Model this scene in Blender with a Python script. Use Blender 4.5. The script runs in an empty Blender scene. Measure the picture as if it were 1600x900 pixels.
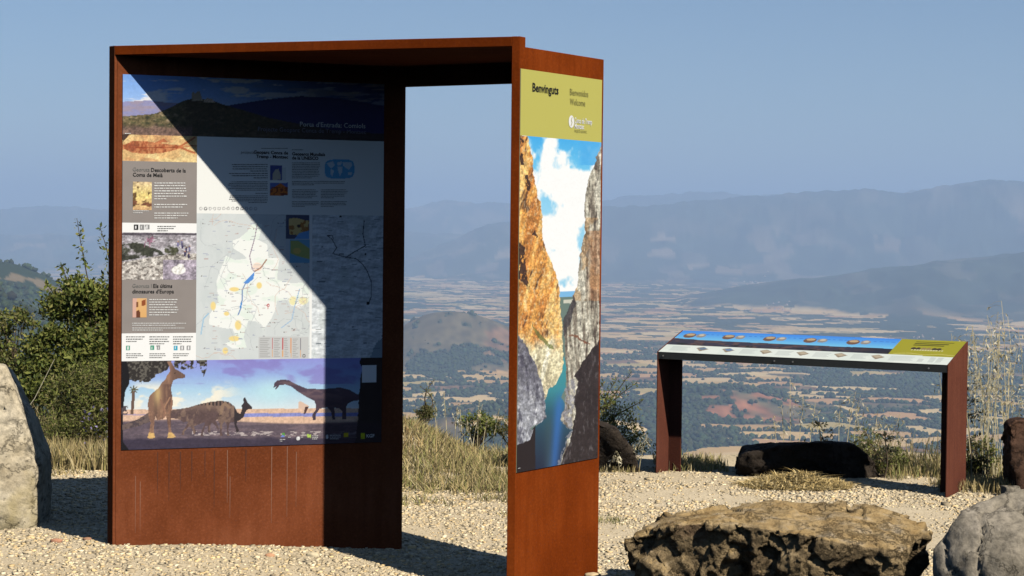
import bpy, bmesh, math, random
import numpy as np
from mathutils import Matrix, Vector

# ------------------------------------------------------------------ camera, sky, sun, exposure
S = bpy.context.scene
COL = S.collection
CAM_Z = 1.6
FPX = 3019.0                                   # focal length in pixels of a 1600 wide frame
cam_d = bpy.data.cameras.new('camera'); cam = bpy.data.objects.new('camera', cam_d); COL.objects.link(cam)
cam_d.sensor_width = 36.0; cam_d.lens = 36.0 * FPX / 1600.0
cam_d.clip_start = 0.1; cam_d.clip_end = 200000.0
cam.matrix_world = (Matrix.Translation((0, 0, CAM_Z)) @ Matrix.Rotation(math.pi / 2 - math.atan(90 / FPX), 4, 'X')
                    @ Matrix.Rotation(0.0103, 4, 'Z'))
S.camera = cam
SUN = Vector((1.003, -1.10, 1.319)).normalized()
W = bpy.data.worlds.new('World'); S.world = W; W.use_nodes = True
wn = W.node_tree.nodes; wl = W.node_tree.links
sky = wn.new('ShaderNodeTexSky'); sky.sky_type = 'NISHITA'; sky.sun_disc = False
sky.sun_elevation = math.asin(SUN.z); sky.sun_rotation = math.atan2(SUN.x, SUN.y)
sky.altitude = 1100; sky.air_density = 1.0; sky.dust_density = 0.5; sky.ozone_density = 5.0
wl.new(sky.outputs[0], wn['Background'].inputs[0]); wn['Background'].inputs[1].default_value = 0.064
sl = bpy.data.lights.new('sun', 'SUN'); sl.energy = 5.0; sl.angle = math.radians(0.53); sl.color = (1.0, 0.94, 0.84)
so = bpy.data.objects.new('sun', sl); COL.objects.link(so); so.rotation_euler = SUN.to_track_quat('Z', 'Y').to_euler()
so.location = (6, -6, 12)
S.view_settings.view_transform = 'Standard'; S.view_settings.look = 'None'
S.view_settings.exposure = 0.34; S.view_settings.gamma = 1.0; S.view_settings.use_curve_mapping = False
S.render.engine = 'CYCLES'
S.cycles.use_denoising = True
S.cycles.max_bounces = 6; S.cycles.diffuse_bounces = 0; S.cycles.volume_bounces = 1; S.cycles.transparent_max_bounces = 8

rng = np.random.default_rng(7)
random.seed(7)

# ------------------------------------------------------------------ numpy noise
def _h(ix, iy, s):
    n = (ix.astype(np.int64) * 374761393 + iy.astype(np.int64) * 668265263 + int(s) * 974634529) & 0x7fffffff
    n = ((n ^ (n >> 13)) * 1274126177) & 0x7fffffff
    n = ((n ^ (n >> 15)) * 668265263) & 0x7fffffff
    return ((n ^ (n >> 16)) & 0xffff) / 65535.0
def vn(x, y, s=0):
    x = np.asarray(x, float); y = np.asarray(y, float)
    ix = np.floor(x); iy = np.floor(y); fx = x - ix; fy = y - iy
    fx = fx * fx * (3 - 2 * fx); fy = fy * fy * (3 - 2 * fy)
    a = _h(ix, iy, s); b = _h(ix + 1, iy, s); c = _h(ix, iy + 1, s); d = _h(ix + 1, iy + 1, s)
    return (a + (b - a) * fx) * (1 - fy) + (c + (d - c) * fx) * fy
def fbm(x, y, s=0, o=4, g=0.5):
    t = 0; a = 1; n = 0
    for i in range(o):
        t = t + a * vn(x * 2 ** i + 17.3 * i, y * 2 ** i - 9.1 * i, s + i); n += a; a *= g
    return t / n
def vn3(p, s=0):
    ix = np.floor(p); f = p - ix; f = f * f * (3 - 2 * f); r = 0
    for k in (0, 1):
        wz = f[:, 2] if k else 1 - f[:, 2]; ss = (ix[:, 2] + k) * 131 + s
        for i in (0, 1):
            for j in (0, 1):
                w = (f[:, 0] if i else 1 - f[:, 0]) * (f[:, 1] if j else 1 - f[:, 1]) * wz
                r = r + w * _h(ix[:, 0] + i + ss * 57, ix[:, 1] + j + ss * 113, s)
    return r
def fbm3(p, s=0, o=4):
    t = 0; a = 1; n = 0
    for i in range(o):
        t = t + a * vn3(p * 2 ** i + 5.7 * i, s + i); n += a; a *= .5
    return t / n
def cell3(p, s=0):
    i0 = np.floor(p); d1 = np.full(len(p), 9.); rid = np.zeros(len(p)); off = np.zeros_like(p); r2 = np.zeros(len(p))
    for a in (-1, 0, 1):
        for b in (-1, 0, 1):
            for c in (-1, 0, 1):
                q = i0 + np.array([a, b, c]); k = q[:, 2] * 157
                pt = q + np.column_stack([_h(q[:, 0] + k, q[:, 1], s), _h(q[:, 0] + k, q[:, 1], s + 1), _h(q[:, 0] + k, q[:, 1], s + 2)])
                dd = ((p - pt) ** 2).sum(1); n = dd < d1; d1 = np.where(n, dd, d1); rid = np.where(n, _h(q[:, 0] + k, q[:, 1], s + 3), rid); r2 = np.where(n, _h(q[:, 0] + k, q[:, 1], s + 4), r2); off[n] = (p - pt)[n]
    t = off[:, 0] * (rid - .5) * 2 + off[:, 1] * (r2 - .5) * 2 + off[:, 2] * (rid - r2)
    return rid - .5 + .35 * t
def sm(t): t = np.clip(t, 0, 1); return t * t * (3 - 2 * t)
def lin(c):
    c = np.asarray(c, float) / 255.0
    return np.where(c <= .04045, c / 12.92, ((c + .055) / 1.055) ** 2.4)

# ------------------------------------------------------------------ object helpers
ORI = {}
def props(o, label=None, cat=None, group=None, kind=None):
    if label: o['label'] = label
    if cat: o['category'] = cat
    if group: o['group'] = group
    if kind: o['kind'] = kind
    return o
def thing(name, loc, label, cat, group=None):
    o = bpy.data.objects.new(name, None); COL.objects.link(o); o.location = loc
    o.empty_display_size = .1
    ORI[o] = Vector(loc)
    return props(o, label, cat, group)
def mesh(name, V, F, mat, parent=None, cols=None, smooth=False, facecols=None):
    """one mesh object from world-space vertices; F is an (n,3) or (n,4) array or a list"""
    V = np.asarray(V, float).reshape(-1, 3)
    org = ORI[parent] if parent is not None else Vector((0, 0, 0))
    V = V - np.array(org)
    me = bpy.data.meshes.new(name)
    if isinstance(F, np.ndarray):
        k = F.shape[1]; n = len(F)
        me.vertices.add(len(V)); me.vertices.foreach_set('co', V.ravel().astype(np.float32))
        me.loops.add(n * k); me.loops.foreach_set('vertex_index', F.ravel().astype(np.int32))
        me.polygons.add(n); me.polygons.foreach_set('loop_start', np.arange(0, n * k, k, dtype=np.int32))
        me.polygons.foreach_set('loop_total', np.full(n, k, dtype=np.int32))
        me.update(calc_edges=True)
    else:
        me.from_pydata(V.tolist(), [], F)
    if cols is not None:
        at = me.color_attributes.new('Col', 'FLOAT_COLOR', 'POINT')
        at.data.foreach_set('color', np.column_stack([cols, np.ones(len(cols))]).ravel().astype(np.float32))
    if smooth: me.polygons.foreach_set('use_smooth', np.ones(len(me.polygons), dtype=bool))
    me.materials.append(mat); me.update()
    o = bpy.data.objects.new(name, me); COL.objects.link(o)
    if parent is not None: o.parent = parent
    ORI[o] = org
    return o
def box(c, name, mat, parent, z0, z1):
    """prism over a plan polygon c [(x,y)..] (counter-clockwise) between z0 and z1 (numbers or per-corner lists), small bevel"""
    n = len(c)
    zb = z0 if hasattr(z0, '__len__') else [z0] * n
    zt = z1 if hasattr(z1, '__len__') else [z1] * n
    bm = bmesh.new()
    org = ORI[parent]
    b = [bm.verts.new(Vector((c[i][0], c[i][1], zb[i])) - org) for i in range(n)]
    t = [bm.verts.new(Vector((c[i][0], c[i][1], zt[i])) - org) for i in range(n)]
    bm.faces.new(b[::-1]); bm.faces.new(t)
    for i in range(n): bm.faces.new((b[i], b[(i + 1) % n], t[(i + 1) % n], t[i]))
    bmesh.ops.recalc_face_normals(bm, faces=bm.faces)
    bmesh.ops.bevel(bm, geom=bm.edges[:], offset=.0015, segments=1, affect='EDGES')
    me = bpy.data.meshes.new(name); bm.to_mesh(me); bm.free(); me.materials.append(mat)
    o = bpy.data.objects.new(name, me); COL.objects.link(o); o.parent = parent; ORI[o] = org
    return o

# ------------------------------------------------------------------ materials
def newmat(name, rough=.8, spec=.3):
    m = bpy.data.materials.new(name); m.use_nodes = True
    b = m.node_tree.nodes['Principled BSDF']
    b.inputs['Roughness'].default_value = rough; b.inputs['Specular IOR Level'].default_value = spec
    return m, m.node_tree, b
def N(nt, t, **k):
    n = nt.nodes.new(t)
    for a, v in k.items():
        if a.startswith('i_'): n.inputs[a[2:].replace('_', ' ')].default_value = v
        else: setattr(n, a, v)
    return n
def noise(nt, scale, detail=4, stretch=None, coord='Object', rough=.55):
    tc = N(nt, 'ShaderNodeTexCoord'); src = tc.outputs[coord]
    if stretch:
        mp = N(nt, 'ShaderNodeMapping'); mp.inputs['Scale'].default_value = stretch
        nt.links.new(src, mp.inputs[0]); src = mp.outputs[0]
    n = N(nt, 'ShaderNodeTexNoise'); n.inputs['Scale'].default_value = scale; n.inputs['Detail'].default_value = detail
    n.inputs['Roughness'].default_value = rough
    nt.links.new(src, n.inputs['Vector']); return n.outputs[0]
def ramp(nt, src, stops):
    r = N(nt, 'ShaderNodeValToRGB'); e = r.color_ramp.elements
    while len(e) < len(stops): e.new(.5)
    for k, (p, c) in enumerate(stops):
        e[k].position = p; e[k].color = (*c, 1) if len(c) == 3 else c
    nt.links.new(src, r.inputs[0]); return r.outputs[0]
def mix(nt, f, a, b, mode='MIX'):
    m = N(nt, 'ShaderNodeMix', data_type='RGBA', blend_type=mode)
    for s, v in ((m.inputs[0], f), (m.inputs[6], a), (m.inputs[7], b)):
        if isinstance(v, (int, float)): s.default_value = v
        elif isinstance(v, tuple): s.default_value = (*v, 1)
        else: nt.links.new(v, s)
    return m.outputs[2]
def bump(nt, b, src, strength=.3, dist=.01):
    n = N(nt, 'ShaderNodeBump'); n.inputs['Strength'].default_value = strength; n.inputs['Distance'].default_value = dist
    nt.links.new(src, n.inputs['Height']); nt.links.new(n.outputs[0], b.inputs['Normal'])
def corten(name, dark, mid, light):
    m, nt, b = newmat(name, .88, .03)
    big = noise(nt, 1.7, 5); st = noise(nt, 1.0, 5, (26, 26, 1.1)); fine = noise(nt, 90, 4)
    c = ramp(nt, big, [(.28, tuple(v * .8 for v in dark)), (.42, dark), (.54, mid), (.70, light)])
    blot = noise(nt, 7, 7, (1, 1, .6), rough=.7); c = mix(nt, ramp(nt, blot, [(.50, (0, 0, 0)), (.68, (.6,) * 3)]), c, dark)
    c = mix(nt, ramp(nt, st, [(.42, (0, 0, 0)), (.66, (.55, .55, .55))]), c, dark)
    c = mix(nt, ramp(nt, st, [(.25, (.3, .3, .3)), (.36, (0, 0, 0))]), c, light)
    c = mix(nt, .28, c, ramp(nt, fine, [(.3, tuple(v * .55 for v in mid)), (.55, mid), (.75, tuple(min(1, v * 1.4) for v in light))]))
    nt.links.new(c, b.inputs['Base Color']); bump(nt, b, fine, .25, .002)
    return m
M_CORT = corten('corten_steel_brown', (.130, .035, .012), (.195, .056, .022), (.255, .083, .037))
M_CORTO = corten('corten_steel_orange', (.120, .021, .0025), (.185, .034, .0045), (.240, .052, .009))
M_CORTC = corten('corten_steel_console', (.09, .030, .020), (.125, .042, .026), (.16, .056, .034))
def plain(name, col, rough=.6, spec=.3, metal=0, var=.12):
    m, nt, b = newmat(name, rough, spec); b.inputs['Metallic'].default_value = metal
    n = noise(nt, 35, 4)
    c = ramp(nt, n, [(.3, tuple(v * (1 - var) for v in col)), (.7, tuple(min(1, v * (1 + var)) for v in col))])
    nt.links.new(c, b.inputs['Base Color']); return m
def attr_mat(name, rough=.8, spec=.2, var=0.0, scale=20, bmp=0, trans=0):
    m, nt, b = newmat(name, rough, spec)
    a = N(nt, 'ShaderNodeAttribute', attribute_name='Col'); c = a.outputs[0]
    if var:
        n = noise(nt, scale, 5)
        c = mix(nt, 1.0, c, ramp(nt, n, [(.25, (1 - var,) * 3), (.75, (1 + var,) * 3)]), 'MULTIPLY')
        if bmp: bump(nt, b, n, bmp, .01)
    nt.links.new(c, b.inputs['Base Color'])
    if trans:
        t = N(nt, 'ShaderNodeBsdfTranslucent'); nt.links.new(c, t.inputs[0])
        mx = N(nt, 'ShaderNodeMixShader'); mx.inputs[0].default_value = trans
        nt.links.new(b.outputs[0], mx.inputs[1]); nt.links.new(t.outputs[0], mx.inputs[2])
        nt.links.new(mx.outputs[0], nt.nodes['Material Output'].inputs[0])
    return m
M_PRINT = attr_mat('printed_sheet', .5, .22)
M_LAND = attr_mat('land_cover', .95, .05)
_nt = M_LAND.node_tree
M_PEB = attr_mat('gravel_stone', .9, .15, .18, 60)
M_LEAF = attr_mat('leaf', .6, .25, trans=.38)
M_GRASS = attr_mat('dry_grass', .75, .2, trans=.25)
M_TREE = attr_mat('far_foliage', .95, .05)
M_INK = plain('black_ink', (.012, .012, .012), .6, .2)
M_INKG = plain('grey_ink', (.16, .16, .15), .6, .2)
M_INKO = plain('olive_ink', (.16, .15, .05), .6, .2)
M_WHITEINK = plain('white_ink', (.66, .66, .64), .6, .2, var=.03)
M_DMETAL = plain('dark_painted_metal', (.030, .033, .032), .45, .4)
M_BOLT = plain('steel_bolt', (.35, .34, .32), .35, .5, .6)
M_STEM = plain('woody_stem', (.09, .065, .04), .85)

# ------------------------------------------------------------------ land beyond the viewpoint: valley, hills, mountains
def prof(ap, pts, d):
    """crest height of a ridge at distance d from its apparent elevations"""
    y = np.interp(ap, [p[0] for p in pts], [p[1] for p in pts])
    return CAM_Z + (360 + .0103 * (ap - 800) - y) / FPX * d
def H(x, y):
    d = np.hypot(x, y)
    ap = np.where(y > 1, 800 + FPX * x / np.maximum(y, 1), np.where(x > 0, 9000, -9000))
    ap = np.clip(ap, -1500, 3200)
    rid = 1 - np.abs(2 * fbm(x / 1500, y / 1500, 40, 5) - 1)
    z = -595 + 56 * (fbm(x / 1700, y / 1700, 3, 3) - .5) + 14 * (fbm(x / 420, y / 420, 9, 3) - .5) * sm((12000 - d) / 4000) + np.maximum(d - 16000, 0) * .004
    z = z + 190 * np.exp(-((x + 250) / 420) ** 2 - ((y - 8300) / 650) ** 2) * (.7 + .6 * rid)
    z = z + 80 * np.exp(-((x - 690) / 330) ** 2 - ((y - 6250) / 380) ** 2) * (.6 + .8 * rid)
    z = z + 60 * np.exp(-((x - 260) / 300) ** 2 - ((y - 5600) / 350) ** 2) * (.6 + .8 * rid)
    z = z + 70 * np.exp(-((x + 100) / 260) ** 2 - ((y - 5300) / 300) ** 2) * (.6 + .8 * rid)
    # ridge climbing to the right, and the long mountain behind it
    gu2 = np.abs(2 * fbm(x / 520, y / 900, 53, 4) - 1); z = z - 170 * gu2 * sm((ap - 1060) / 300) * np.exp(-((d - 14900) / 1100) ** 2)
    h = 455 * np.clip((ap - 1040) / 560, 0, 1.6) + 60 * sm((ap - 950) / 200)
    z = z + h * np.exp(-((d - 15800 - 900 * (fbm(ap / 90, ap * 0, 5, 2) - .5)) / 1900) ** 2) * (.88 + .14 * rid) + 14 * sm((ap - 1000) / 200) * (fbm(x / 260, y / 260, 43, 4) - .5) * np.exp(-((d - 15800) / 1900) ** 2)
    gul = np.abs(2 * fbm(x / 900, y / 1300, 49, 4) - 1)
    nz = .94 + .12 * rid + .05 * (fbm(x / 420, y / 420, 47, 3) - .5)
    for dc, wd_, pts in ((36000, 4500, [(-400, 330), (0, 331), (60, 325), (170, 332), (420, 330), (640, 329), (700, 318), (760, 322), (840, 320), (930, 317), (1000, 308), (1090, 303), (1180, 310), (1300, 308), (1800, 300)]),
                         (28500, 2600, [(-400, 372), (0, 366), (200, 374), (640, 366), (800, 372), (930, 364), (1100, 356), (1300, 366), (1700, 360)]),
                         (25500, 2700, [(600, 420), (760, 352), (900, 334), (1000, 325), (1100, 318), (1180, 312), (1230, 308), (1290, 305), (1330, 303), (1420, 304), (1470, 298), (1540, 292), (1600, 288), (1900, 282)])):
        c = (prof(ap, pts, dc) + 560) * nz + 13 * (fbm(ap / 30 + dc / 700, d / 1000, 401, 5, .6) - .5) / FPX * dc; g_ = np.exp(-((d - dc) / wd_) ** 2); z = np.maximum(z, -560 + np.maximum(c, 0) * g_ - 330 * (1 - g_) * g_ * 3 * gul)
    # two spurs on the left, nearer
    for dc, pts, sl in ((4900, [(-600, 360), (0, 404), (30, 410), (60, 421), (100, 440), (150, 468), (260, 560), (420, 800)], .5),
                        (3400, [(-600, 400), (-60, 438), (0, 453), (35, 474), (70, 497), (110, 540), (170, 640), (260, 900)], .6)):
        cz = prof(ap, pts, dc) + 30 * (fbm(x / 160, y / 160, 21, 3) - .5)
        z = np.maximum(z, cz - np.abs(d - dc) * sl)
    near = -2.5 - .40 * np.maximum(d - 18, 0) - 6 * sm((d - 60) / 200) * fbm(x / 40, y / 40, 2, 3)
    return np.maximum(z, near)
def cells(x, y, sx, sy, rot, s):
    c, n = math.cos(rot), math.sin(rot)
    X = (c * x + n * y) / sx; Y = (-n * x + c * y) / sy
    ix = np.floor(X); iy = np.floor(Y)
    d1 = np.full(X.shape, 9.); d2 = np.full(X.shape, 9.); r = np.zeros(X.shape); r2 = np.zeros(X.shape)
    for i in (-1, 0, 1):
        for j in (-1, 0, 1):
            a = ix + i; b = iy + j
            dd = np.maximum(np.abs(X - a - .15 - .7 * _h(a, b, s)), np.abs(Y - b - .15 - .7 * _h(a, b, s + 1)))
            nw = dd < d1
            d2 = np.where(nw, d1, np.minimum(d2, dd)); d1 = np.where(nw, dd, d1)
            r = np.where(nw, _h(a, b, s + 2), r); r2 = np.where(nw, _h(a, b, s + 3), r2)
    return r, r2, d2 - d1
def cover(x, y, z):
    """land cover: wood mask and ground colour"""
    d = np.hypot(x, y)
    wx = x + 90 * (fbm(x / 300, y / 300, 51, 3) - .5); wy = y + 120 * (fbm(x / 300, y / 300, 61, 3) - .5)
    r, r2, e = cells(wx, wy, 270, 240, .30, 71)
    big = fbm(x / 1500, y / 1500, 81, 4); med = fbm(x / 260, y / 260, 91, 4)
    up = sm((z + 560) / 130)                                   # slopes carry scrub and wood, the plain is farmed
    pw = .23 + 1.5 * (big - .5) + .22 * up + .24 * sm((6900 - d) / 1500) + .05 * sm((d - 10000) / 3000)
    wood = (r < pw) & (med > .36 - .1 * up)
    hedge = (e < .12) & (med > .34 + .06 * sm((d - 9000) / 4000))
    wood = wood | hedge | (med > .64 - .05 * sm((d - 11000) / 2000))
    hillA = np.exp(-((x + 250) / 420) ** 2 - ((y - 8300) / 650) ** 2) > .25
    hillB = np.exp(-((x - 690) / 360) ** 2 - ((y - 6150) / 480) ** 2) > .32
    wood = np.where(hillB, (med > .45) | (vn(x / 30, y / 50, 97) > .82), wood)
    wood = np.where(hillA, (med > .60) | (vn(x / 34, y / 60, 95) > .80), wood)
    scrub = (~wood) & (((up > .45) & (r2 > .25) & (d < 12500)) | (r2 > .88) | hillA | hillB)
    pal = lin([[230, 194, 134], [222, 184, 124], [238, 208, 152], [212, 172, 118], [204, 180, 118], [232, 200, 146], [214, 168, 118]]) * .74
    f = pal[np.minimum((r2 * 8.1).astype(int), 6)]
    f = f * (.86 + .28 * fbm(x / 60, y / 200, 101, 3))[..., None]
    sc = lin([138, 124, 92]) * .55 + (lin([186, 134, 98]) - lin([138, 124, 92]))[None] * sm((fbm(x / 220, y / 220, 111, 4) - .48) / .14)[..., None] * np.where(hillB, .8, .34)[..., None]
    sc = sc * (.55 + .8 * vn(x / 22, y / 40, 121))[..., None]
    wd = np.array([.038, .050, .026]) * (.7 + .6 * fbm(x / 50, y / 80, 131, 3))[..., None]
    col = np.where(wood[..., None], wd, np.where(scrub[..., None], sc, f))
    # far mountains: forest with paler outcrops and a few clearings
    mt = sm((d - 12300) / 1200) * sm((z + 548 - 70 * (fbm(x / 420, y / 700, 145, 4) - .5)) / 18)
    oc = sm((fbm(x / 300, y / 700, 141, 5) - .53) / .07) * (.35 + .65 * sm((fbm(x / 1600, y / 2500, 143, 3) - .42) / .2))
    mcol = np.array([.045, .058, .04]) * (1 - oc)[..., None] + np.array([.17, .14, .10]) * oc[..., None]
    mcol = mcol * (.45 + 1.1 * fbm(x / 200, y / 420, 147, 5))[..., None]
    q1, q2, qe = cells(wx, wy, 300, 420, -.2, 171)
    cl = (q1 < .11 * sm((100 - z) / 500)) & (fbm(x / 1500, y / 2500, 151, 3) > .47) & (qe > .12)
    cl = cl & (d > 19000)
    mcol = np.where(cl[..., None], np.array([.27, .21, .14]) * (.6 + .5 * q2)[..., None], mcol)
    col = col * (1 - mt)[..., None] + mcol * mt[..., None]
    # the two left spurs
    lf = (d < 5600) & (z > -480)
    lw = fbm(x / 120, y / 120, 161, 4) + .25 * sm((4300 - d) / 300)
    lc = np.where((lw > .34)[..., None], np.array([.028, .040, .020]), lin([140, 126, 96]) * .28)
    tan_ = (np.abs(d - 4850 - 22 * np.sin(x / 90)) < 16) & (vn(x / 30, y / 30, 165) > .3); lc = np.where(tan_[..., None], lin([190, 168, 130]) * .32, lc)
    col = np.where(lf[..., None], lc, col)
    wood = np.where(lf, (lw > .34) & (np.abs(d - 4850) > 50), wood & (mt < .2))
    return col, wood
az = np.radians(np.concatenate([np.linspace(-180, -22, 34)[:-1], np.linspace(-22, -16.2, 40)[:-1], np.linspace(-16.2, 16.2, 740),
                                np.linspace(16.2, 22, 40)[1:], np.linspace(22, 180, 34)[1:]]))
ds = np.linspace(4300 ** -.5, 45000 ** -.5, 400) ** -2.0
dist = np.unique(np.concatenate([np.geomspace(18, 1200, 26)[:-1], np.linspace(1200, 4300, 50)[:-1], np.linspace(3200, 3460, 26), np.linspace(4700, 4960, 24), ds, [52000, 60000]]))
AZ, DD = np.meshgrid(az, dist)
TX = DD * np.sin(AZ); TY = DD * np.cos(AZ)
TZ = H(TX.ravel(), TY.ravel())
tc, _w = cover(TX.ravel(), TY.ravel(), TZ)
def gridfaces(nr, nc):
    i = np.arange(nr * nc).reshape(nr, nc)
    return np.stack([i[:-1, :-1], i[:-1, 1:], i[1:, 1:], i[1:, :-1]], -1).reshape(-1, 4)[:, ::-1]
props(mesh('valley_terrain', np.column_stack([TX.ravel(), TY.ravel(), TZ]), gridfaces(*TX.shape), M_LAND, cols=tc, smooth=True), kind='structure')

def ico(sub=1):
    bm = bmesh.new(); bmesh.ops.create_icosphere(bm, subdivisions=sub, radius=1)
    v = np.array([p.co[:] for p in bm.verts]); f = np.array([[q.index for q in p.verts] for p in bm.faces]); bm.free()
    return v, f
def scatter(V0, F0, P, S3, R, cols, jit=0.0):
    """copies of a small shape joined into one vertex / face array"""
    n = len(P); k = len(V0)
    V = V0[None] * (1 + jit * (rng.random((n, k, 1)) - .5)) * S3[:, None, :]
    c, s = np.cos(R)[:, None], np.sin(R)[:, None]
    V = np.stack([c * V[..., 0] - s * V[..., 1], s * V[..., 0] + c * V[..., 1], V[..., 2]], -1) + P[:, None, :]
    F = (F0[None] + (np.arange(n) * k)[:, None, None]).reshape(-1, F0.shape[1])
    return V.reshape(-1, 3), F, np.repeat(cols, k, 0)
IV, IF = ico(1)
n0 = 90000
aa = np.radians(rng.uniform(-16.5, 16.5, n0)); dd = np.sqrt(rng.uniform(4300 ** 2, 9800 ** 2, n0))
aa = np.concatenate([aa, np.radians(rng.uniform(-16.5, -9, 9000))]); dd = np.concatenate([dd, rng.uniform(3150, 5000, 9000)])
px, py = dd * np.sin(aa), dd * np.cos(aa); pz = H(px, py)
_c, wd = cover(px, py, pz)
keep = wd | (rng.random(len(px)) < .006)
px, py, pz = px[keep], py[keep], pz[keep]; m = len(px)
rad = rng.uniform(4.5, 9.5, m) * rng.choice([.55, .75, 1, 1.15], m); hh = rad * rng.uniform(.7, 1.15, m)
tcol = np.array([.036, .050, .022]) * rng.uniform(.6, 1.5, (m, 1)) * np.array([1, 1, 1]) + rng.uniform(0, .012, (m, 3))
V, F, Cc = scatter(IV, IF, np.column_stack([px, py, pz + hh * .55]), np.column_stack([rad, rad, hh]), rng.uniform(0, 6.3, m), tcol, .5)
props(mesh('distant_woodland', V, F, M_TREE, cols=Cc, smooth=True), 'dark evergreen woods and hedge trees scattered over the valley', kind='stuff')

# small far villages
M_HW = plain('far_house_wall', (.50, .44, .36), .9); M_HR = plain('far_house_roof', (.36, .20, .13), .9)
def far_house(x, y, w, l, h, rot, label, group):
    z = float(H(np.array([x]), np.array([y]))[0]) - .5
    t = thing('far_house', (x, y, z), label, 'house', group)
    c, s = math.cos(rot), math.sin(rot)
    def P(a, b, k): return (x + c * a - s * b, y + s * a + c * b, z + k)
    a, b = w / 2, l / 2
    mesh('wall', [P(-a, -b, 0), P(a, -b, 0), P(a, b, 0), P(-a, b, 0), P(-a, -b, h), P(a, -b, h), P(a, b, h), P(-a, b, h), P(0, -b, h * 1.45), P(0, b, h * 1.45)],
         [(0, 1, 5, 8, 4), (1, 2, 6, 5), (2, 3, 7, 9, 6), (3, 0, 4, 7)], M_HW, t)
    a2, b2, e = a + .6, b + .6, .4
    mesh('roof', [P(-a2, -b2, h - .2), P(0, -b2, h * 1.45 + e), P(a2, -b2, h - .2), P(-a2, b2, h - .2), P(0, b2, h * 1.45 + e), P(a2, b2, h - .2),
                  P(-a2, -b2, h - .7), P(0, -b2, h * 1.45), P(a2, -b2, h - .7), P(-a2, b2, h - .7), P(0, b2, h * 1.45), P(a2, b2, h - .7)],
         [(0, 1, 4, 3), (1, 2, 5, 4), (6, 9, 10, 7), (7, 10, 11, 8), (0, 6, 7, 1), (1, 7, 8, 2), (3, 4, 10, 9), (4, 5, 11, 10), (0, 3, 9, 6), (2, 8, 11, 5)], M_HR, t)
for (pxc, d0, nn, wpx, lab, grp) in ((1205, 13900, 16, 42, 'tiny pale house in the far village above the blue end of the reading table', 'houses of the far village in the plain'),
                                     (1450, 10600, 8, 26, 'tiny pale house of the hamlet above the olive corner of the reading table', 'houses of the hamlet in the plain'),
                                     (1182, 21000, 8, 20, 'tiny white house of the hillside village below the far mountains', 'houses of the hillside village')):
    for k in range(nn):
        q = (pxc + random.uniform(-wpx, wpx) - 800) / FPX; dk = d0 + random.uniform(-300, 300) * d0 / 14000
        far_house(q * dk, dk, random.uniform(8, 13) * d0 / 14000, random.uniform(10, 18) * d0 / 14000, random.uniform(5, 8) * d0 / 14000, random.uniform(-.5, .5), lab, grp)

# ------------------------------------------------------------------ the viewpoint's own ground
def gz(x, y):
    x = np.asarray(x, float); y = np.asarray(y, float)
    z = -.06 - .115 * sm((x + 2.3) / 2.3)
    z = z + .24 * np.exp(-((x + .80) / .36) ** 2 - ((y - 14.7) / .7) ** 2)
    z = z + .10 * np.exp(-((x - 2.6) / .9) ** 2 - ((y - 15.3) / .5) ** 2)
    z = z + .025 * (fbm(x * 1.1, y * 1.1, 200, 3) - .5) + .012 * (fbm(x * 5, y * 5, 210, 2) - .5)
    edge = 15.3 + .5 * (fbm(x * .7, x * 0, 220, 2) - .5) + np.where(x < -1.6, 1.5 * sm((-1.6 - x) / 1.2), 0)
    return z - .55 * np.maximum(y - edge, 0) - .25 * np.maximum(np.abs(x) - 11, 0)
gx = np.concatenate([np.linspace(-26, -5.2, 16)[:-1], np.linspace(-5.2, 5.6, 190), np.linspace(5.6, 26, 16)[1:]])
gy = np.concatenate([np.linspace(-26, 8.4, 14)[:-1], np.linspace(8.4, 17.5, 165), np.linspace(17.5, 26, 12)[1:]])
GX, GY = np.meshgrid(gx, gy)
m, nt, b = newmat('dusty_gravel_ground', .95, .1)
c = ramp(nt, noise(nt, .9, 6), [(.32, (.50, .405, .255)), (.5, (.60, .49, .325)), (.7, (.66, .55, .38))])
c = mix(nt, .6, c, ramp(nt, noise(nt, 55, 5), [(.3, (.38, .30, .19)), (.5, (.60, .49, .325)), (.72, (.70, .59, .42))]))
nt.links.new(c, b.inputs['Base Color']); bump(nt, b, noise(nt, 70, 5), .7, .012)
M_GROUND = m
ground = props(mesh('gravel_ground', np.column_stack([GX.ravel(), GY.ravel(), gz(GX.ravel(), GY.ravel())]), gridfaces(*GX.shape), M_GROUND, smooth=True), kind='structure')
_gy = np.linspace(-26, 8.85, 40); PX, PY = np.meshgrid(gx, _gy)  # unseen dark asphalt sheet, added to cut light bouncing into the kiosk
m, nt, b = newmat('added_dark_asphalt', .9, .2)
nt.links.new(ramp(nt, noise(nt, 40, 5), [(.3, (.035, .034, .033)), (.7, (.075, .072, .068))]), b.inputs['Base Color']); bump(nt, b, noise(nt, 90, 4), .5, .006)
props(mesh('added_dark_ground', np.column_stack([PX.ravel(), PY.ravel(), gz(PX.ravel(), PY.ravel()) + .03]), gridfaces(*PX.shape), m, smooth=True), kind='structure')
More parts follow.
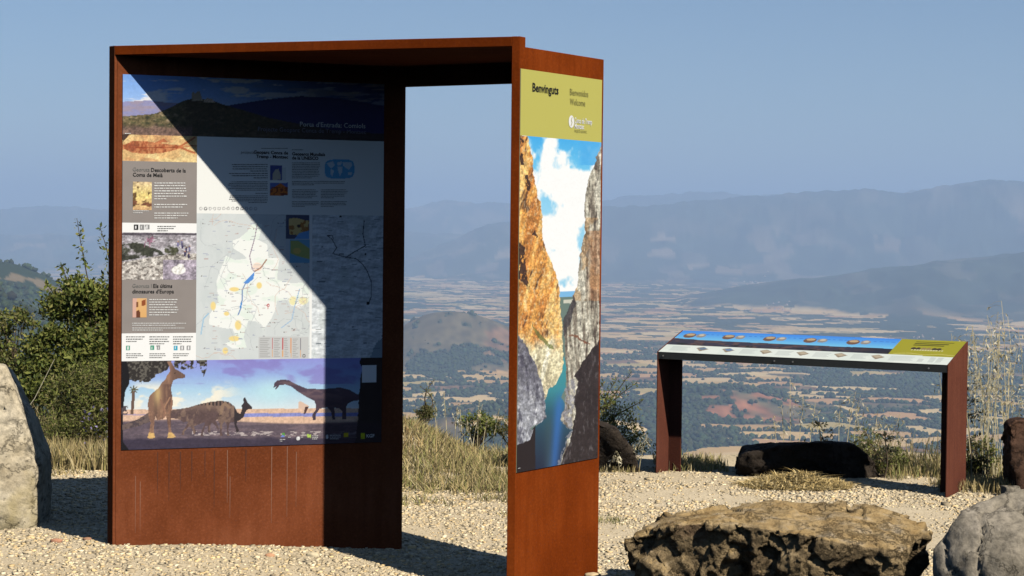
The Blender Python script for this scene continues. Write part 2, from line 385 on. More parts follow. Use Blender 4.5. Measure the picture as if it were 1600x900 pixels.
# angular gravel
CV = np.array([[x, y, z] for z in (-1, 1) for y in (-1, 1) for x in (-1, 1)], float) * .72
CF = np.array([[0, 2, 3], [0, 3, 1], [4, 5, 7], [4, 7, 6], [0, 1, 5], [0, 5, 4], [2, 6, 7], [2, 7, 3], [0, 4, 6], [0, 6, 2], [1, 3, 7], [1, 7, 5]])
n0 = 92000
x = rng.uniform(-3.7, 4.1, n0); y = rng.uniform(8.9, 14.6, n0)
fine = fbm(x * .9, y * .9, 300, 3) + .25 * np.exp(-((x - 1.6) / 1.2) ** 2 - ((y - 11.6) / .7) ** 2)      # the trodden path is sandier
pr = np.clip(1.45 - 1.25 * sm((fine - .42) / .3), .16, 1) * np.where(y > 13.6, .35, 1)
k = (rng.random(n0) < pr) & (np.abs(x) < .36 * y + .1); x, y, fine = x[k], y[k], fine[k]; n = len(x)
r = .0040 + .0100 * rng.random(n) ** 2.6; r = np.where(rng.random(n) < .012, r * 1.9, r) * np.where(fine > .62, .75, 1)
pal = lin([[205, 190, 162], [220, 206, 178], [192, 176, 148], [176, 164, 142], [212, 192, 154], [200, 182, 150], [166, 152, 128], [212, 186, 142]]) * 1.22 * np.array([1, .97, .9])
pc = pal[rng.integers(0, 8, n)] * rng.uniform(.75, 1.12, (n, 1))
V, F, Cc = scatter(CV, CF, np.column_stack([x, y, gz(x, y) + r * .12]), r[:, None] * rng.uniform(.65, 1.4, (n, 3)) * np.array([1, 1, .62]), rng.uniform(0, 6.3, n), pc, .75)
props(mesh('gravel', V, F, M_PEB, cols=Cc), 'loose pale angular gravel spread over the viewpoint', kind='stuff')

# ------------------------------------------------------------------ rocks
def rock_mat(name, stops, bscale=14, bstr=.6, crack=(.05, .04, .03), spots=None):
    m, nt, b = newmat(name, .92, .15)
    c = ramp(nt, noise(nt, 3.2, 7, rough=.62), stops)
    f = noise(nt, 34, 6, rough=.65)
    c = mix(nt, .75, c, ramp(nt, f, [(.28, (.35,) * 3), (.5, (1,) * 3), (.74, (1.45,) * 3)]), 'MULTIPLY')
    if spots: c = mix(nt, ramp(nt, noise(nt, 2.1, 5), [(.56, (0, 0, 0)), (.66, (.8,) * 3)]), c, spots)
    v = N(nt, 'ShaderNodeTexNoise'); v.inputs['Scale'].default_value = bscale; v.inputs['Detail'].default_value = 8; v.inputs['Roughness'].default_value = .65
    tcn = N(nt, 'ShaderNodeTexCoord'); nt.links.new(tcn.outputs['Object'], v.inputs['Vector'])
    vo = N(nt, 'ShaderNodeTexVoronoi', feature='DISTANCE_TO_EDGE'); vo.inputs['Scale'].default_value = 4.2
    wv = N(nt, 'ShaderNodeMix', data_type='RGBA'); wv.inputs[0].default_value = .22; nt.links.new(tcn.outputs['Object'], wv.inputs[6]); nt.links.new(v.outputs['Color'], wv.inputs[7]); nt.links.new(wv.outputs[2], vo.inputs['Vector'])
    ck = ramp(nt, vo.outputs[0], [(0.0, (.35,) * 3), (.035, (1,) * 3)])
    c = mix(nt, .8, c, ck, 'MULTIPLY')
    hsum = N(nt, 'ShaderNodeMath', operation='MULTIPLY'); nt.links.new(ck, hsum.inputs[0]); nt.links.new(v.outputs[0], hsum.inputs[1])
    nt.links.new(c, b.inputs['Base Color']); bump(nt, b, hsum.outputs[0], bstr, .03)
    return m
def rock(name, pts, mat, label, voxel=.022, amp=.05, freq=4., seed=0, blocky=0, cat='rock', group=None, smooth=True):
    bm = bmesh.new()
    c0 = np.mean(pts, 0); c0[2] = min(p[2] for p in pts)
    for p in pts: bm.verts.new(Vector(p) - Vector(c0))
    r = bmesh.ops.convex_hull(bm, input=bm.verts[:])
    bmesh.ops.delete(bm, geom=[v for v in bm.verts if not v.link_faces], context='VERTS')
    bmesh.ops.recalc_face_normals(bm, faces=bm.faces)
    me = bpy.data.meshes.new(name); bm.to_mesh(me); bm.free()
    o = bpy.data.objects.new(name, me); COL.objects.link(o)
    md = o.modifiers.new('r', 'REMESH'); md.mode = 'VOXEL'; md.voxel_size = voxel
    ms = o.modifiers.new('s', 'SMOOTH'); ms.iterations = 3; ms.factor = .5
    dg = bpy.context.evaluated_depsgraph_get(); m2 = bpy.data.meshes.new_from_object(o.evaluated_get(dg)); o.modifiers.clear()
    o.data = m2; bpy.data.meshes.remove(me); m2.name = name
    n = len(m2.vertices); co = np.empty(n * 3); no = np.empty(n * 3)
    m2.vertices.foreach_get('co', co); m2.vertices.foreach_get('normal', no); co = co.reshape(-1, 3); no = no.reshape(-1, 3)
    d = amp * 2 * (fbm3(co * freq + 31 * seed, 500 + seed, 5) - .5)
    if blocky:
        wp = co + .02 * (np.column_stack([vn3(co * 16, 31), vn3(co * 16, 32), vn3(co * 16, 33)]) - .5)
        face = 1 - .72 * sm((no[:, 2] - .45) / .4)
        d = d * (.4 + .6 * face) + blocky * face * (.95 * cell3(wp * np.array([4.5, 4.5, 4.5]) + seed, 600 + seed) + .42 * cell3(wp * 11 + seed, 620 + seed) + .12 * cell3(wp * 26 + seed, 660 + seed))
        d = d - blocky * .8 * face * sm((fbm3(co * 5 + 3, 640 + seed, 3) - .55) / .12)
    else:
        cr = np.abs(fbm3(co * 2.6 + 11 * seed, 700 + seed, 3) - .5); d = d - .03 * np.exp(-(cr / .009) ** 2)
        q = vn3(co * np.array([5, 5, 4]) + 2 * seed, 720 + seed) * 5; fr = q - np.floor(q); d = d + amp * .9 * ((np.floor(q) + sm((fr - .3) / .35)) / 5 - .5)
        d = d + amp * .35 * (fbm3(co * 22, 730 + seed, 3) - .5)
    co = co + no * d[:, None]; m2.vertices.foreach_set('co', co.ravel())
    m2.polygons.foreach_set('use_smooth', np.full(len(m2.polygons), smooth)); m2.materials.clear(); m2.materials.append(mat); m2.update()
    o.location = c0
    return props(o, label, cat, group)
M_RPALE = rock_mat('pale_limestone', [(.3, (.34, .275, .175)), (.5, (.48, .41, .29)), (.7, (.58, .51, .39))], spots=(.40, .32, .15))
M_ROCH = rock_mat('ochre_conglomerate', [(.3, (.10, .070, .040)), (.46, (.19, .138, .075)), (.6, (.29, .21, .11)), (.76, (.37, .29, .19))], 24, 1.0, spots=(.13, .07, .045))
_nt = M_ROCH.node_tree; _b = _nt.nodes['Principled BSDF']; _src = _b.inputs['Base Color'].links[0].from_socket      # ochre mixed in where faces turn upward
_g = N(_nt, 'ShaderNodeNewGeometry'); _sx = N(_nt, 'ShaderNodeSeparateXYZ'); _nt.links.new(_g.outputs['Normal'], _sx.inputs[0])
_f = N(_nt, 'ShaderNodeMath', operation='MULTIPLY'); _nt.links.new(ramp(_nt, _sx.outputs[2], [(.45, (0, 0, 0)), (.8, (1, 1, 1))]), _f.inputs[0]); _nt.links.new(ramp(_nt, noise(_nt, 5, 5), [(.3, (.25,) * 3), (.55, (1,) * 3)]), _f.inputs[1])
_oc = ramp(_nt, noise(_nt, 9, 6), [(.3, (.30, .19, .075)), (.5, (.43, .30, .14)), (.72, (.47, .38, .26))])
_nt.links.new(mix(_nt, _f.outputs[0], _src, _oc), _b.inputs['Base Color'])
M_RGREY = rock_mat('grey_limestone', [(.3, (.17, .145, .105)), (.5, (.26, .225, .17)), (.72, (.34, .295, .235))], 12, .5)
M_RDARK = rock_mat('dark_weathered_rock', [(.3, (.02, .015, .011)), (.55, (.045, .034, .025)), (.8, (.10, .075, .055))], 16, .8)
rock('boulder', [(-2.60, 10.58, -.2), (-2.575, 10.58, .29), (-2.645, 10.6, .42), (-2.80, 10.66, .83), (-2.87, 11.05, .80), (-2.645, 11.02, .37), (-2.625, 11.02, .31), (-2.64, 11.02, -.2), (-4.1, 10.4, -.2),
                 (-4.1, 10.55, 1.0), (-3.2, 10.42, -.2), (-2.70, 10.50, .08), (-2.95, 10.46, .2), (-3.3, 10.56, .90), (-3.7, 11.3, .8), (-3.7, 11.3, -.1), (-2.85, 11.3, -.1)], M_RPALE,
     'tall pale cream boulder cut off by the left edge of the picture', .020, .03, 3.5, 1)
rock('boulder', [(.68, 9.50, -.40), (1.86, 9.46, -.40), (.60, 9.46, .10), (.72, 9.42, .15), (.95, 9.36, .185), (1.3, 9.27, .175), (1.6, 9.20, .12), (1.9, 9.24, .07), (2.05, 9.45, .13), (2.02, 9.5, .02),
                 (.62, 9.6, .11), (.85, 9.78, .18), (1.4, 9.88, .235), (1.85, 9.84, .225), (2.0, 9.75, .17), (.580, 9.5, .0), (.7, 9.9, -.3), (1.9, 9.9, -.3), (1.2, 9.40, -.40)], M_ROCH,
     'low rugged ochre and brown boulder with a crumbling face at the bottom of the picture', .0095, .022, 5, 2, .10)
rock('boulder', [(1.99, 9.12, -.35), (1.985, 9.13, .12), (2.13, 9.14, .31), (2.42, 9.25, .395), (2.8, 9.25, .37), (3.0, 9.0, -.3), (2.08, 8.9, -.35), (2.13, 8.95, .10),
                 (2.5, 8.85, .16), (2.12, 9.35, -.35), (2.2, 9.38, .25), (3.0, 9.5, .2), (2.95, 9.5, -.3)], M_RGREY,
     'smooth grey boulder in the bottom right corner', .018, .04, 3, 3)
rock('boulder', [(.1, 14.15, .20), (.60, 14.05, .235), (.78, 14.08, .16), (.93, 14.12, -.02), (1.03, 14.2, -.3), (.1, 14.4, -.3), (.92, 14.38, -.3), (0, 14.9, -.3), (.3, 14.9, .2), (1.0, 14.8, -.3), (.7, 14.7, .16)], M_RDARK,
     'dark rounded boulder just right of the welcome banner', .02, .05, 4, 4)
rock('boulder', [(1.66, 13.95, -.02), (1.64, 14.0, -.12), (1.74, 13.95, .03), (2.2, 13.88, .105), (2.5, 13.92, .08), (2.68, 13.98, -.06), (2.80, 14.0, -.28), (1.75, 14.15, -.3), (2.6, 14.1, -.3),
                 (1.75, 14.5, 0), (2.5, 14.55, .03), (2.6, 14.6, -.3), (1.7, 14.6, -.3)], M_RDARK, 'long dark boulder lying under the reading table', .018, .05, 5, 5, .05)
rock('boulder', [(3.45, 13.1, -.3), (3.42, 13.15, .1), (3.40, 13.2, .30), (3.46, 13.2, .34), (3.8, 13.3, .36), (3.9, 13.2, -.3), (3.5, 13.7, -.3), (3.5, 13.6, .3), (3.9, 13.7, .2)],
     rock_mat('rust_brown_rock', [(.3, (.035, .02, .013)), (.55, (.085, .045, .028)), (.8, (.15, .085, .05))], 16, .8),
     'jagged dark brown rock at the right edge of the picture', .014, .05, 6, 6, .03)
rock('stone', [(3.33, 13.05, -.2), (3.48, 13.0, -.2), (3.36, 13.02, -.1), (3.45, 13.02, -.085), (3.34, 13.16, -.1), (3.48, 13.15, -.12), (3.4, 13.2, -.2)], M_RGREY,
     'small pale stone at the foot of the jagged brown rock', .01, .012, 12, 7, cat='stone')
for (x_, y_, r_, col_, lab) in ((-2.37, 10.06, .030, (.50, .25, .15), 'pinkish orange stone in the gravel beside the tall pale boulder'),
                                (-2.22, 10.12, .024, (.36, .20, .12), 'brown stone at the tip of the dark shadow on the left'),
                                (-1.24, 9.97, .026, (.55, .30, .17), 'flat orange stone in the gravel below the map side of the kiosk'),
                                (-1.03, 10.10, .032, (.62, .52, .34), 'cream stone against the foot of the rusty map wall'),
                                (.05, 11.2, .035, (.52, .34, .2), 'tawny stone in the gravel seen through the opening'),
                                (.43, 9.86, .040, (.60, .46, .27), 'yellowish stone at the foot of the banner wall'),
                                (.36, 9.80, .030, (.20, .16, .12), 'grey brown stone against the foot of the banner wall')):
    z_ = float(gz(x_, y_)); rs = random.Random(int(x_ * 1000))
    pp = [(x_ + r_ * rs.uniform(.8, 1.3) * math.cos(a), y_ + r_ * rs.uniform(.8, 1.2) * math.sin(a), z_ + k * r_) for k in (-.3, .5) for a in np.linspace(0, 5.4, 7)] + [(x_, y_, z_ + r_ * .9)]
    rock('stone', pp, plain('stone_colour', col_, .9, .1), lab, .006, .006, 25, 8, cat='stone')

# ------------------------------------------------------------------ printed sheets: artwork painted on a fine grid of the sheet
class Sheet:
    """a flat sheet on a wall: origin o, direction d (along), up vector w, normal n; art units by a fixed projective grid"""
    def __init__(s, o, d, w, n, corners):
        s.o, s.d, s.w, s.n = [np.array(v, float) for v in (o, d, w, n)]
        (u1, v1), q = corners; A = []; B = []
        for (u, v), (x, y) in zip([(0, 0), (0, v1), (u1, 0), (u1, v1)], q):
            A.append([u, v, 1, 0, 0, 0, -u * x, -v * x]); B.append(x); A.append([0, 0, 0, u, v, 1, -u * y, -v * y]); B.append(y)
        s.h = np.append(np.linalg.solve(np.array(A), np.array(B)), 1).reshape(3, 3); s.hi = np.linalg.inv(s.h); s.size = (u1, v1)
    def art(s, u, v):
        w = s.h[2, 0] * u + s.h[2, 1] * v + 1
        return (s.h[0, 0] * u + s.h[0, 1] * v + s.h[0, 2]) / w, (s.h[1, 0] * u + s.h[1, 1] * v + s.h[1, 2]) / w
    def uv(s, x, y):
        q = s.hi @ np.array([x, y, 1.0]); return q[0] / q[2], q[1] / q[2]
    def P(s, u, v, k):
        u = np.asarray(u, float)[..., None]; v = np.asarray(v, float)[..., None]
        return s.o + u * s.d + v * s.w + k * s.n
    def block(s, name, x0, y0, x1, y1, paint, parent, lift=.0045, res=.0034, full=None, grain=0):
        if full: u0, v0, u1, v1 = full
        else:
            ym, xm = (y0 + y1) / 2, (x0 + x1) / 2
            u0 = s.uv(x0, ym)[0]; u1 = s.uv(x1, ym)[0]; v1 = s.uv(xm, y0)[1]; v0 = s.uv(xm, y1)[1]
        nu = max(2, int((u1 - u0) / res) + 1); nv = max(2, int((v1 - v0) / res) + 1)
        U, Vv = np.meshgrid(np.linspace(u0, u1, nu), np.linspace(v0, v1, nv))
        X, Y = s.art(U, Vv); a = Art(X, Y); paint(a)
        if grain: a.c = np.clip(a.c * (1 + a.gm * grain * (1.3 * (vn(X / 1.3, Y / 1.3, 7) - .5) + 1.2 * (vn(X / 2.7, Y / 2.4, 8) - .5) + .8 * (vn(X / 6, Y / 5, 9) - .5)))[..., None], 0, 255)
        return mesh(name, s.P(U, Vv, lift).reshape(-1, 3), gridfaces(nv, nu)[:, ::-1], M_PRINT, parent, np.clip(lin(a.c.reshape(-1, 3)), 0, 1) * .80)
    def text(s, name, string, x, y, size, mat, parent, bold=0, lift=.0065, xs=1.0, right=False):
        """lettering; x,y = left end of the baseline in art units, size = cap height in art units"""
        cu = bpy.data.curves.new(name, 'FONT'); cu.body = string; cu.resolution_u = 2; cu.offset = bold; cu.fill_mode = 'FRONT'
        cu.align_x = 'RIGHT' if right else 'LEFT'
        u, v = s.uv(x, y); vt = s.uv(x, y - size)[1]; k = (vt - v) / .70
        t = bpy.data.objects.new(name, cu); COL.objects.link(t)
        dg = bpy.context.evaluated_depsgraph_get(); me = bpy.data.meshes.new_from_object(t.evaluated_get(dg))
        bpy.data.objects.remove(t); bpy.data.curves.remove(cu)
        n = len(me.vertices); co = np.empty(n * 3); me.vertices.foreach_get('co', co); co = co.reshape(-1, 3)
        W_ = s.P(u + co[:, 0] * k * xs, v + co[:, 1] * k, lift) - np.array(ORI[parent])
        me.vertices.foreach_set('co', W_.ravel()); me.materials.clear(); me.materials.append(mat); me.name = name; me.update()
        o = bpy.data.objects.new(name, me); COL.objects.link(o); o.parent = parent; ORI[o] = ORI[parent]
        return o
    def lines(s, name, x0, y0, x1, n, pitch, mat, parent, h=.34, right=False, seed=0, short=.8, lift=.0065):
        """a paragraph too small to read: rows of word-long dashes"""
        rs = random.Random(seed + int(x0 * 7 + y0 * 13)); V = []; F = []
        for i in range(n):
            y = y0 + i * pitch; L = x1 - x0
            end = x0 + L * (rs.uniform(.88, 1) if i < n - 1 else rs.uniform(.35, short)); off = (x1 - end) if right else 0
            x = x0
            while x < end - 1:
                w = min(rs.uniform(1.6, 6.5) * pitch / 4.2, end - x); hh = pitch * h * rs.uniform(.8, 1.1)
                a = s.uv(x + off, y + hh / 2); b_ = s.uv(x + w + off, y - hh / 2); k = len(V)
                V += [s.P(a[0], a[1], lift), s.P(b_[0], a[1], lift), s.P(b_[0], b_[1], lift), s.P(a[0], b_[1], lift)]; F.append((k, k + 1, k + 2, k + 3))
                x += w + pitch * .22
        return mesh(name, V, F, mat, parent)
class Art:
    def __init__(s, X, Y): s.X, s.Y = X, Y; s.c = np.full(X.shape + (3,), 250.0); s.gm = np.ones(X.shape)
    def put(s, m, col):
        m = np.asarray(m, float)[..., None]; s.c = s.c * (1 - m) + np.asarray(col, float) * m
    def rect(s, x0, y0, x1, y1, col): s.put((s.X >= x0) & (s.X < x1) & (s.Y >= y0) & (s.Y < y1), col)
    def grad(s, ys, cols, mask=1):
        cols = np.asarray(cols, float); g = np.stack([np.interp(s.Y, ys, cols[:, k]) for k in range(3)], -1); s.put(np.ones(s.X.shape) * mask, g)
    def inside(s, pts):
        r = np.zeros(s.X.shape, bool); n = len(pts)
        for i in range(n):
            (x1, y1), (x2, y2) = pts[i], pts[(i + 1) % n]
            if y1 == y2: continue
            r ^= ((s.Y < y1) != (s.Y < y2)) & (s.X < (x2 - x1) * (s.Y - y1) / (y2 - y1) + x1)
        return r
    def poly(s, pts, col): m = s.inside(pts); s.put(m, col); return m
    def ell(s, cx, cy, rx, ry, col, soft=0.0, alpha=1):
        q = ((s.X - cx) / rx) ** 2 + ((s.Y - cy) / ry) ** 2; s.put(alpha * (sm((1 - q) / soft) if soft else q < 1), col)
    def line(s, pts, w, col, alpha=1):
        for (x1, y1), (x2, y2) in zip(pts[:-1], pts[1:]):
            L = max(1e-6, (x2 - x1) ** 2 + (y2 - y1) ** 2); t = np.clip(((s.X - x1) * (x2 - x1) + (s.Y - y1) * (y2 - y1)) / L, 0, 1)
            s.put(alpha * (np.hypot(s.X - x1 - t * (x2 - x1), s.Y - y1 - t * (y2 - y1)) < w / 2), col)
    def n(s, sx, sy, seed, o=4): return fbm(s.X / sx, s.Y / sy, seed, o)
    def grain(s, m, amp, sx, sy, seed):
        f = 1 + amp * (fbm(s.X / sx, s.Y / sy, seed, 4) - .5) * 2; s.c = np.where(np.asarray(m)[..., None], s.c * f[..., None], s.c)

# ---- the kiosk
kx, ky = -2.061, 10.0
LD = np.array([.93458, .35579, 0]); LN = np.array([.35579, -.93458, 0])
RD = np.array([.53932, .84210, 0]); RN = np.array([.84210, -.53932, 0])
A_ = np.array([-2.061, 10.0, 0]); B1 = np.array([-.59, 10.56, 0]); R_ = np.array([.0255, 9.30, 0]); B2 = np.array([.461, 9.98, 0])
kiosk = thing('welcome_kiosk', (-.9, 9.95, -.13), 'rusty steel roofed kiosk with a big map wall and a tall welcome banner wall', 'kiosk')
p2 = lambda v: (float(v[0]), float(v[1]))
wl_ = box([p2(A_ + LD * .012), p2(B1), p2(B1 - LN * .045), p2(A_ + LD * .012 - LN * .045)], 'map_wall', M_CORT, kiosk, -.35, 2.485)
wl_['label'] = 'brown rusty steel wall carrying the map panel'
wr_ = box([p2(R_ + RD * .052), p2(R_ + RD * .052 - RN * .036), p2(B2 - RN * .036), p2(B2)][::-1], 'banner_wall', M_CORTO, kiosk, -.40, 2.484)
wr_['label'] = 'orange rusty steel wall carrying the welcome banner'
# the front frame: two posts and the beam over them
box([(-2.097, 10.030), (-2.061, 9.992), (-2.050, 10.0045), (-2.074, 10.050)], 'post', M_CORT, kiosk, -.35, 2.531)
box([(-.0125, 9.305), p2(R_ + RN * .001), p2(R_ + RD * .05 + RN * .001), (.012, 9.362)], 'post', M_CORTO, kiosk, -.40, 2.531)
F0 = np.array([-2.061, 9.992]); F1 = np.array([-.0125, 9.305]); fd = (F1 - F0) / np.linalg.norm(F1 - F0); fn = np.array([-fd[1], fd[0]])
box([p2(F0 + fd * .001), p2(F1 - fd * .001), p2(F1 - fd * .001 + fn * .035), p2(F0 + fd * .012 + fn * .035)], 'front_beam', M_CORTO, kiosk, 2.4835, 2.530)
box([(-2.045, 10.004), (-.006, 9.322), (.02, 9.345), (.425, 9.985), (-.59, 10.562), (-2.03, 10.02)], 'roof_plate', M_CORT, kiosk, 2.4845, 2.4885)
bd = (B2[:2] - B1[:2]) / np.linalg.norm(B2[:2] - B1[:2]); bn = np.array([-bd[1], bd[0]])
q0 = B1[:2] - bd * .004; q1 = B2[:2] - RN[:2] * .038 - bd * .004
box([p2(q0 - bn * .03), p2(q1 - bn * .03), p2(q1), p2(q0)], 'rear_lintel', M_CORT, kiosk, 2.374, 2.4845)

M_RUN = plain('pale_rust_run', (.23, .12, .08), .8, .2)
M_RUND = plain('dark_rust_run', (.085, .03, .016), .8, .2)
for (u0_, za, zb_, w_, mt_) in ((.56, .42, .14, .002, M_RUN), (.575, .28, .06, .0016, M_RUN), (.80, .43, .02, .0022, M_RUN), (.885, .43, .05, .002, M_RUN), (.935, .40, .10, .0016, M_RUN), (.10, .27, .02, .0016, M_RUN), (.075, .3, .0, .0014, M_RUN),
                            (.25, .42, .16, .003, M_RUND), (.31, .42, .22, .003, M_RUND), (.19, .42, .2, .0026, M_RUND), (.37, .42, .26, .003, M_RUND), (.44, .42, .28, .0026, M_RUND), (.49, .42, .12, .003, M_RUND), (.66, .42, .25, .003, M_RUND)):
    qa = A_ + LD * (u0_ + .0405); V = [qa + LD * dx + LN * .0007 + np.array([0, 0, z_]) for dx, z_ in ((-w_, za), (w_, za), (w_ * .8, (za + zb_) / 2), (w_ * .3, zb_), (-w_ * .3, zb_), (-w_ * .8, (za + zb_) / 2))]
    mesh('rust_run', V, [(5, 4, 3, 2, 1, 0)], mt_, wl_)
SM = Sheet(A_ + LD * .0405 + np.array([0, 0, .438]), LD, (0, 0, 1), LN,
           ((1.41, 1.948), [(189.48, 703.26), (192.0, 115.91), (595.91, 690.82), (600.55, 131.49)]))
o_ = np.concatenate([SM.P(u, v, k)[None] for k in (.0008, .0032) for (u, v) in ((0, 0), (1.41, 0), (1.41, 1.948), (0, 1.948))])
panel = mesh('map_panel', o_, [(0, 3, 2, 1), (4, 5, 6, 7), (0, 1, 5, 4), (1, 2, 6, 5), (2, 3, 7, 6), (3, 0, 4, 7)], plain('panel_sheet', (.70, .70, .68), .5, .2, var=.02), kiosk)
panel['label'] = 'large printed map and information panel with dinosaur picture'

def art_castle(a):
    X, Y = a.X, a.Y
    a.grad([112, 150, 165], [[118, 165, 236], [150, 190, 246], [176, 200, 240]])
    dk = sm((X - 330) / 260)
    a.put(dk * .88, [36, 52, 112])
    cl = sm((a.n(34, 7, 1) - .55) / .1) * (1 - .5 * dk); a.put(cl, [236, 236, 240])
    a.put(sm((a.n(50, 5, 5) - .6) / .08) * dk * .8, [170, 168, 176])
    hill = np.interp(X, [190, 230, 260, 600], [159, 157, 160, 175]); a.put(Y > hill, [150, 150, 192])
    a.put((Y > hill) * sm((a.n(14, 4, 9) - .45) / .2) * .5, [172, 150, 150])
    m = Y > np.interp(X, [300, 360, 420, 470, 520, 560, 610], [178, 164, 155, 150, 153, 158, 168]); a.put(m * (X > 300), [30, 36, 92])
    g = Y > np.interp(X, [190, 215, 240, 262, 285, 300, 330, 345, 380, 420, 470, 520, 610], [182, 180, 178, 170, 158, 154, 156, 162, 172, 184, 194, 203, 210])
    a.put(g, [112, 100, 70]); a.put(g * sm((a.n(7, 4, 12, 5) - .38) / .3), [66, 68, 44]); a.put(g * sm((a.n(12, 4, 17, 5) - .55) / .2) * .8, [172, 150, 122]); a.put(g * sm((X - 255) / 60) * .62, [34, 32, 26])
    a.put(g * (X < 300) * sm((Y - 196 + 8 * a.n(9, 9, 3)) / 10) * .6, [140, 104, 104])
    a.put(g * sm((X - 400) / 120), [30, 28, 36])
    a.gm = np.where(g, 1, .12)
    a.poly([(299, 158), (299, 145), (302, 143), (305, 146), (308, 143), (312, 142), (314, 149), (317, 157)], [176, 160, 138])
    a.poly([(318, 157), (324, 153), (332, 155), (336, 160), (318, 160)], [190, 170, 146])
def art_fossil(a):
    a.c[:] = [226, 186, 128]; a.put(sm((a.n(16, 9, 21) - .45) / .2), [238, 210, 150]); a.put(sm((a.n(24, 12, 23) - .55) / .12) * .6, [206, 150, 104])
    body = np.abs(a.Y - (231 - .02 * (a.X - 200) + 1.5 * np.sin(a.X / 18))) < np.interp(a.X, [196, 206, 225, 250, 275, 285], [4, 9, 10, 8, 4, 1])
    a.put(body * .85, [194, 120, 78]); a.put(body * sm((a.n(3, 6, 27) - .5) / .1) * .7, [150, 74, 44])
    a.line([(205, 231), (280, 230)], 1.6, [150, 72, 40]); a.line([(280, 230), (304, 215)], 3.2, [190, 112, 70]); a.line([(280, 230), (304, 239)], 3.2, [190, 112, 70])
    a.ell(207, 230, 9, 9, [150, 78, 52], .8, .8); a.poly([(190, 206), (206, 206), (192, 222)], [70, 52, 44])
    a.poly([(240, 224), (256, 216), (262, 222)], [190, 116, 76])
def art_grey(a):
    a.c[:] = [150, 142, 137]; a.grain(a.X > 0, .03, 20, 20, 3)
def art_leaf(a):
    a.grad([284, 305, 326], [[232, 204, 160], [246, 222, 140], [226, 184, 132]]); a.put(sm((a.n(8, 8, 31) - .56) / .1) * (np.hypot((a.X - 222) / 12, (a.Y - 303) / 15) > .75), [110, 84, 52])
    a.put((np.abs(a.Y - 318 - (a.X - 222) * .1) < 3) * sm((a.n(4, 4, 33) - .4) / .1), [120, 78, 56])
def art_white(a): a.c[:] = [250, 250, 248]
def art_wicons(a):
    a.c[:] = [251, 251, 249]
    a.rect(209, 351, 216, 359, [30, 30, 30]); a.rect(218, 351, 225, 359, [150, 150, 150]); a.rect(227, 351, 234, 359, [150, 150, 150])
    for x in (211.5, 220, 229): a.rect(x, 352.5, x + 1.6, 357.5, [245, 245, 245])
def art_tracks(a):
    X, Y = a.X, a.Y
    a.c[:] = [188, 184, 190]; a.put(sm((a.n(12, 3, 41) - .45) / .15), [150, 144, 150])
    f = Y > np.interp(X, [190, 260, 310], [410, 398, 396]); a.put(f, [206, 200, 192]); a.put(f * sm((fbm(X / 4.2, Y / 2.6, 43, 4) - .47) / .2) * .8, [112, 104, 98])
    a.put(sm((a.n(9, 6, 47) - .3) / .2) * (Y > np.interp(X, [190, 215, 252, 258], [382, 378, 392, 398])) * (Y < np.interp(X, [190, 225, 258], [408, 402, 398])) * (X < 258), [62, 64, 54])
    a.put(sm((a.n(8, 6, 48) - .35) / .2) * (((X - 268) / 11) ** 2 + ((Y - 391) / 8) ** 2 < 1), [80, 82, 62])
    a.rect(190, 364, 310, 367.5, [90, 84, 92])
    a.put((np.abs(X - 234) + (Y < 372) * 3 < 9) * (Y < 386) * (a.n(3, 5, 49) > .56), [150, 110, 130])
    for x, y in ((278, 382), (285, 385), (291, 391), (296, 389), (289, 397), (295, 400), (284, 380)):
        a.ell(x, y - 4, 1.2, 1.4, [180, 140, 110]); a.ell(x, y, 1.9, 4, [66, 60, 92] if x % 2 else [120, 116, 150])
    m = (X > 254.5) & (Y > 406); a.put(m, [172, 162, 176]); a.grain(m, .25, 7, 6, 53); a.ell(279, 422, 12, 7.5, [250, 248, 240], .3); a.ell(282, 415, 6, 3.5, [244, 242, 236], .4)
def art_house(a):
    a.grad([464, 500], [[232, 186, 130], [226, 176, 110]]); a.poly([(200, 460), (214, 464), (212, 500), (200, 500)], [222, 178, 160]); a.rect(213, 472, 216, 480, [130, 82, 50])
    a.poly([(221, 470), (227, 468), (227, 477), (221, 478)], [150, 80, 44]); a.poly([(213, 486), (217, 484), (219, 488), (219, 497), (213, 496)], [110, 62, 40])
def art_icons2(a):
    a.c[:] = [251, 251, 249]; y = 541
    for x, c in ((197, [70, 160, 130]), (234.5, [70, 160, 130]), (271, [60, 170, 200]), (244.5, [150, 150, 150]), (281.5, [150, 150, 150]), (291.5, [150, 150, 150])):
        a.rect(x, y - 1, x + 6, y + 6, c); a.rect(x + 2.2, y + .2, x + 3.8, y + 4.8, [248, 248, 248])
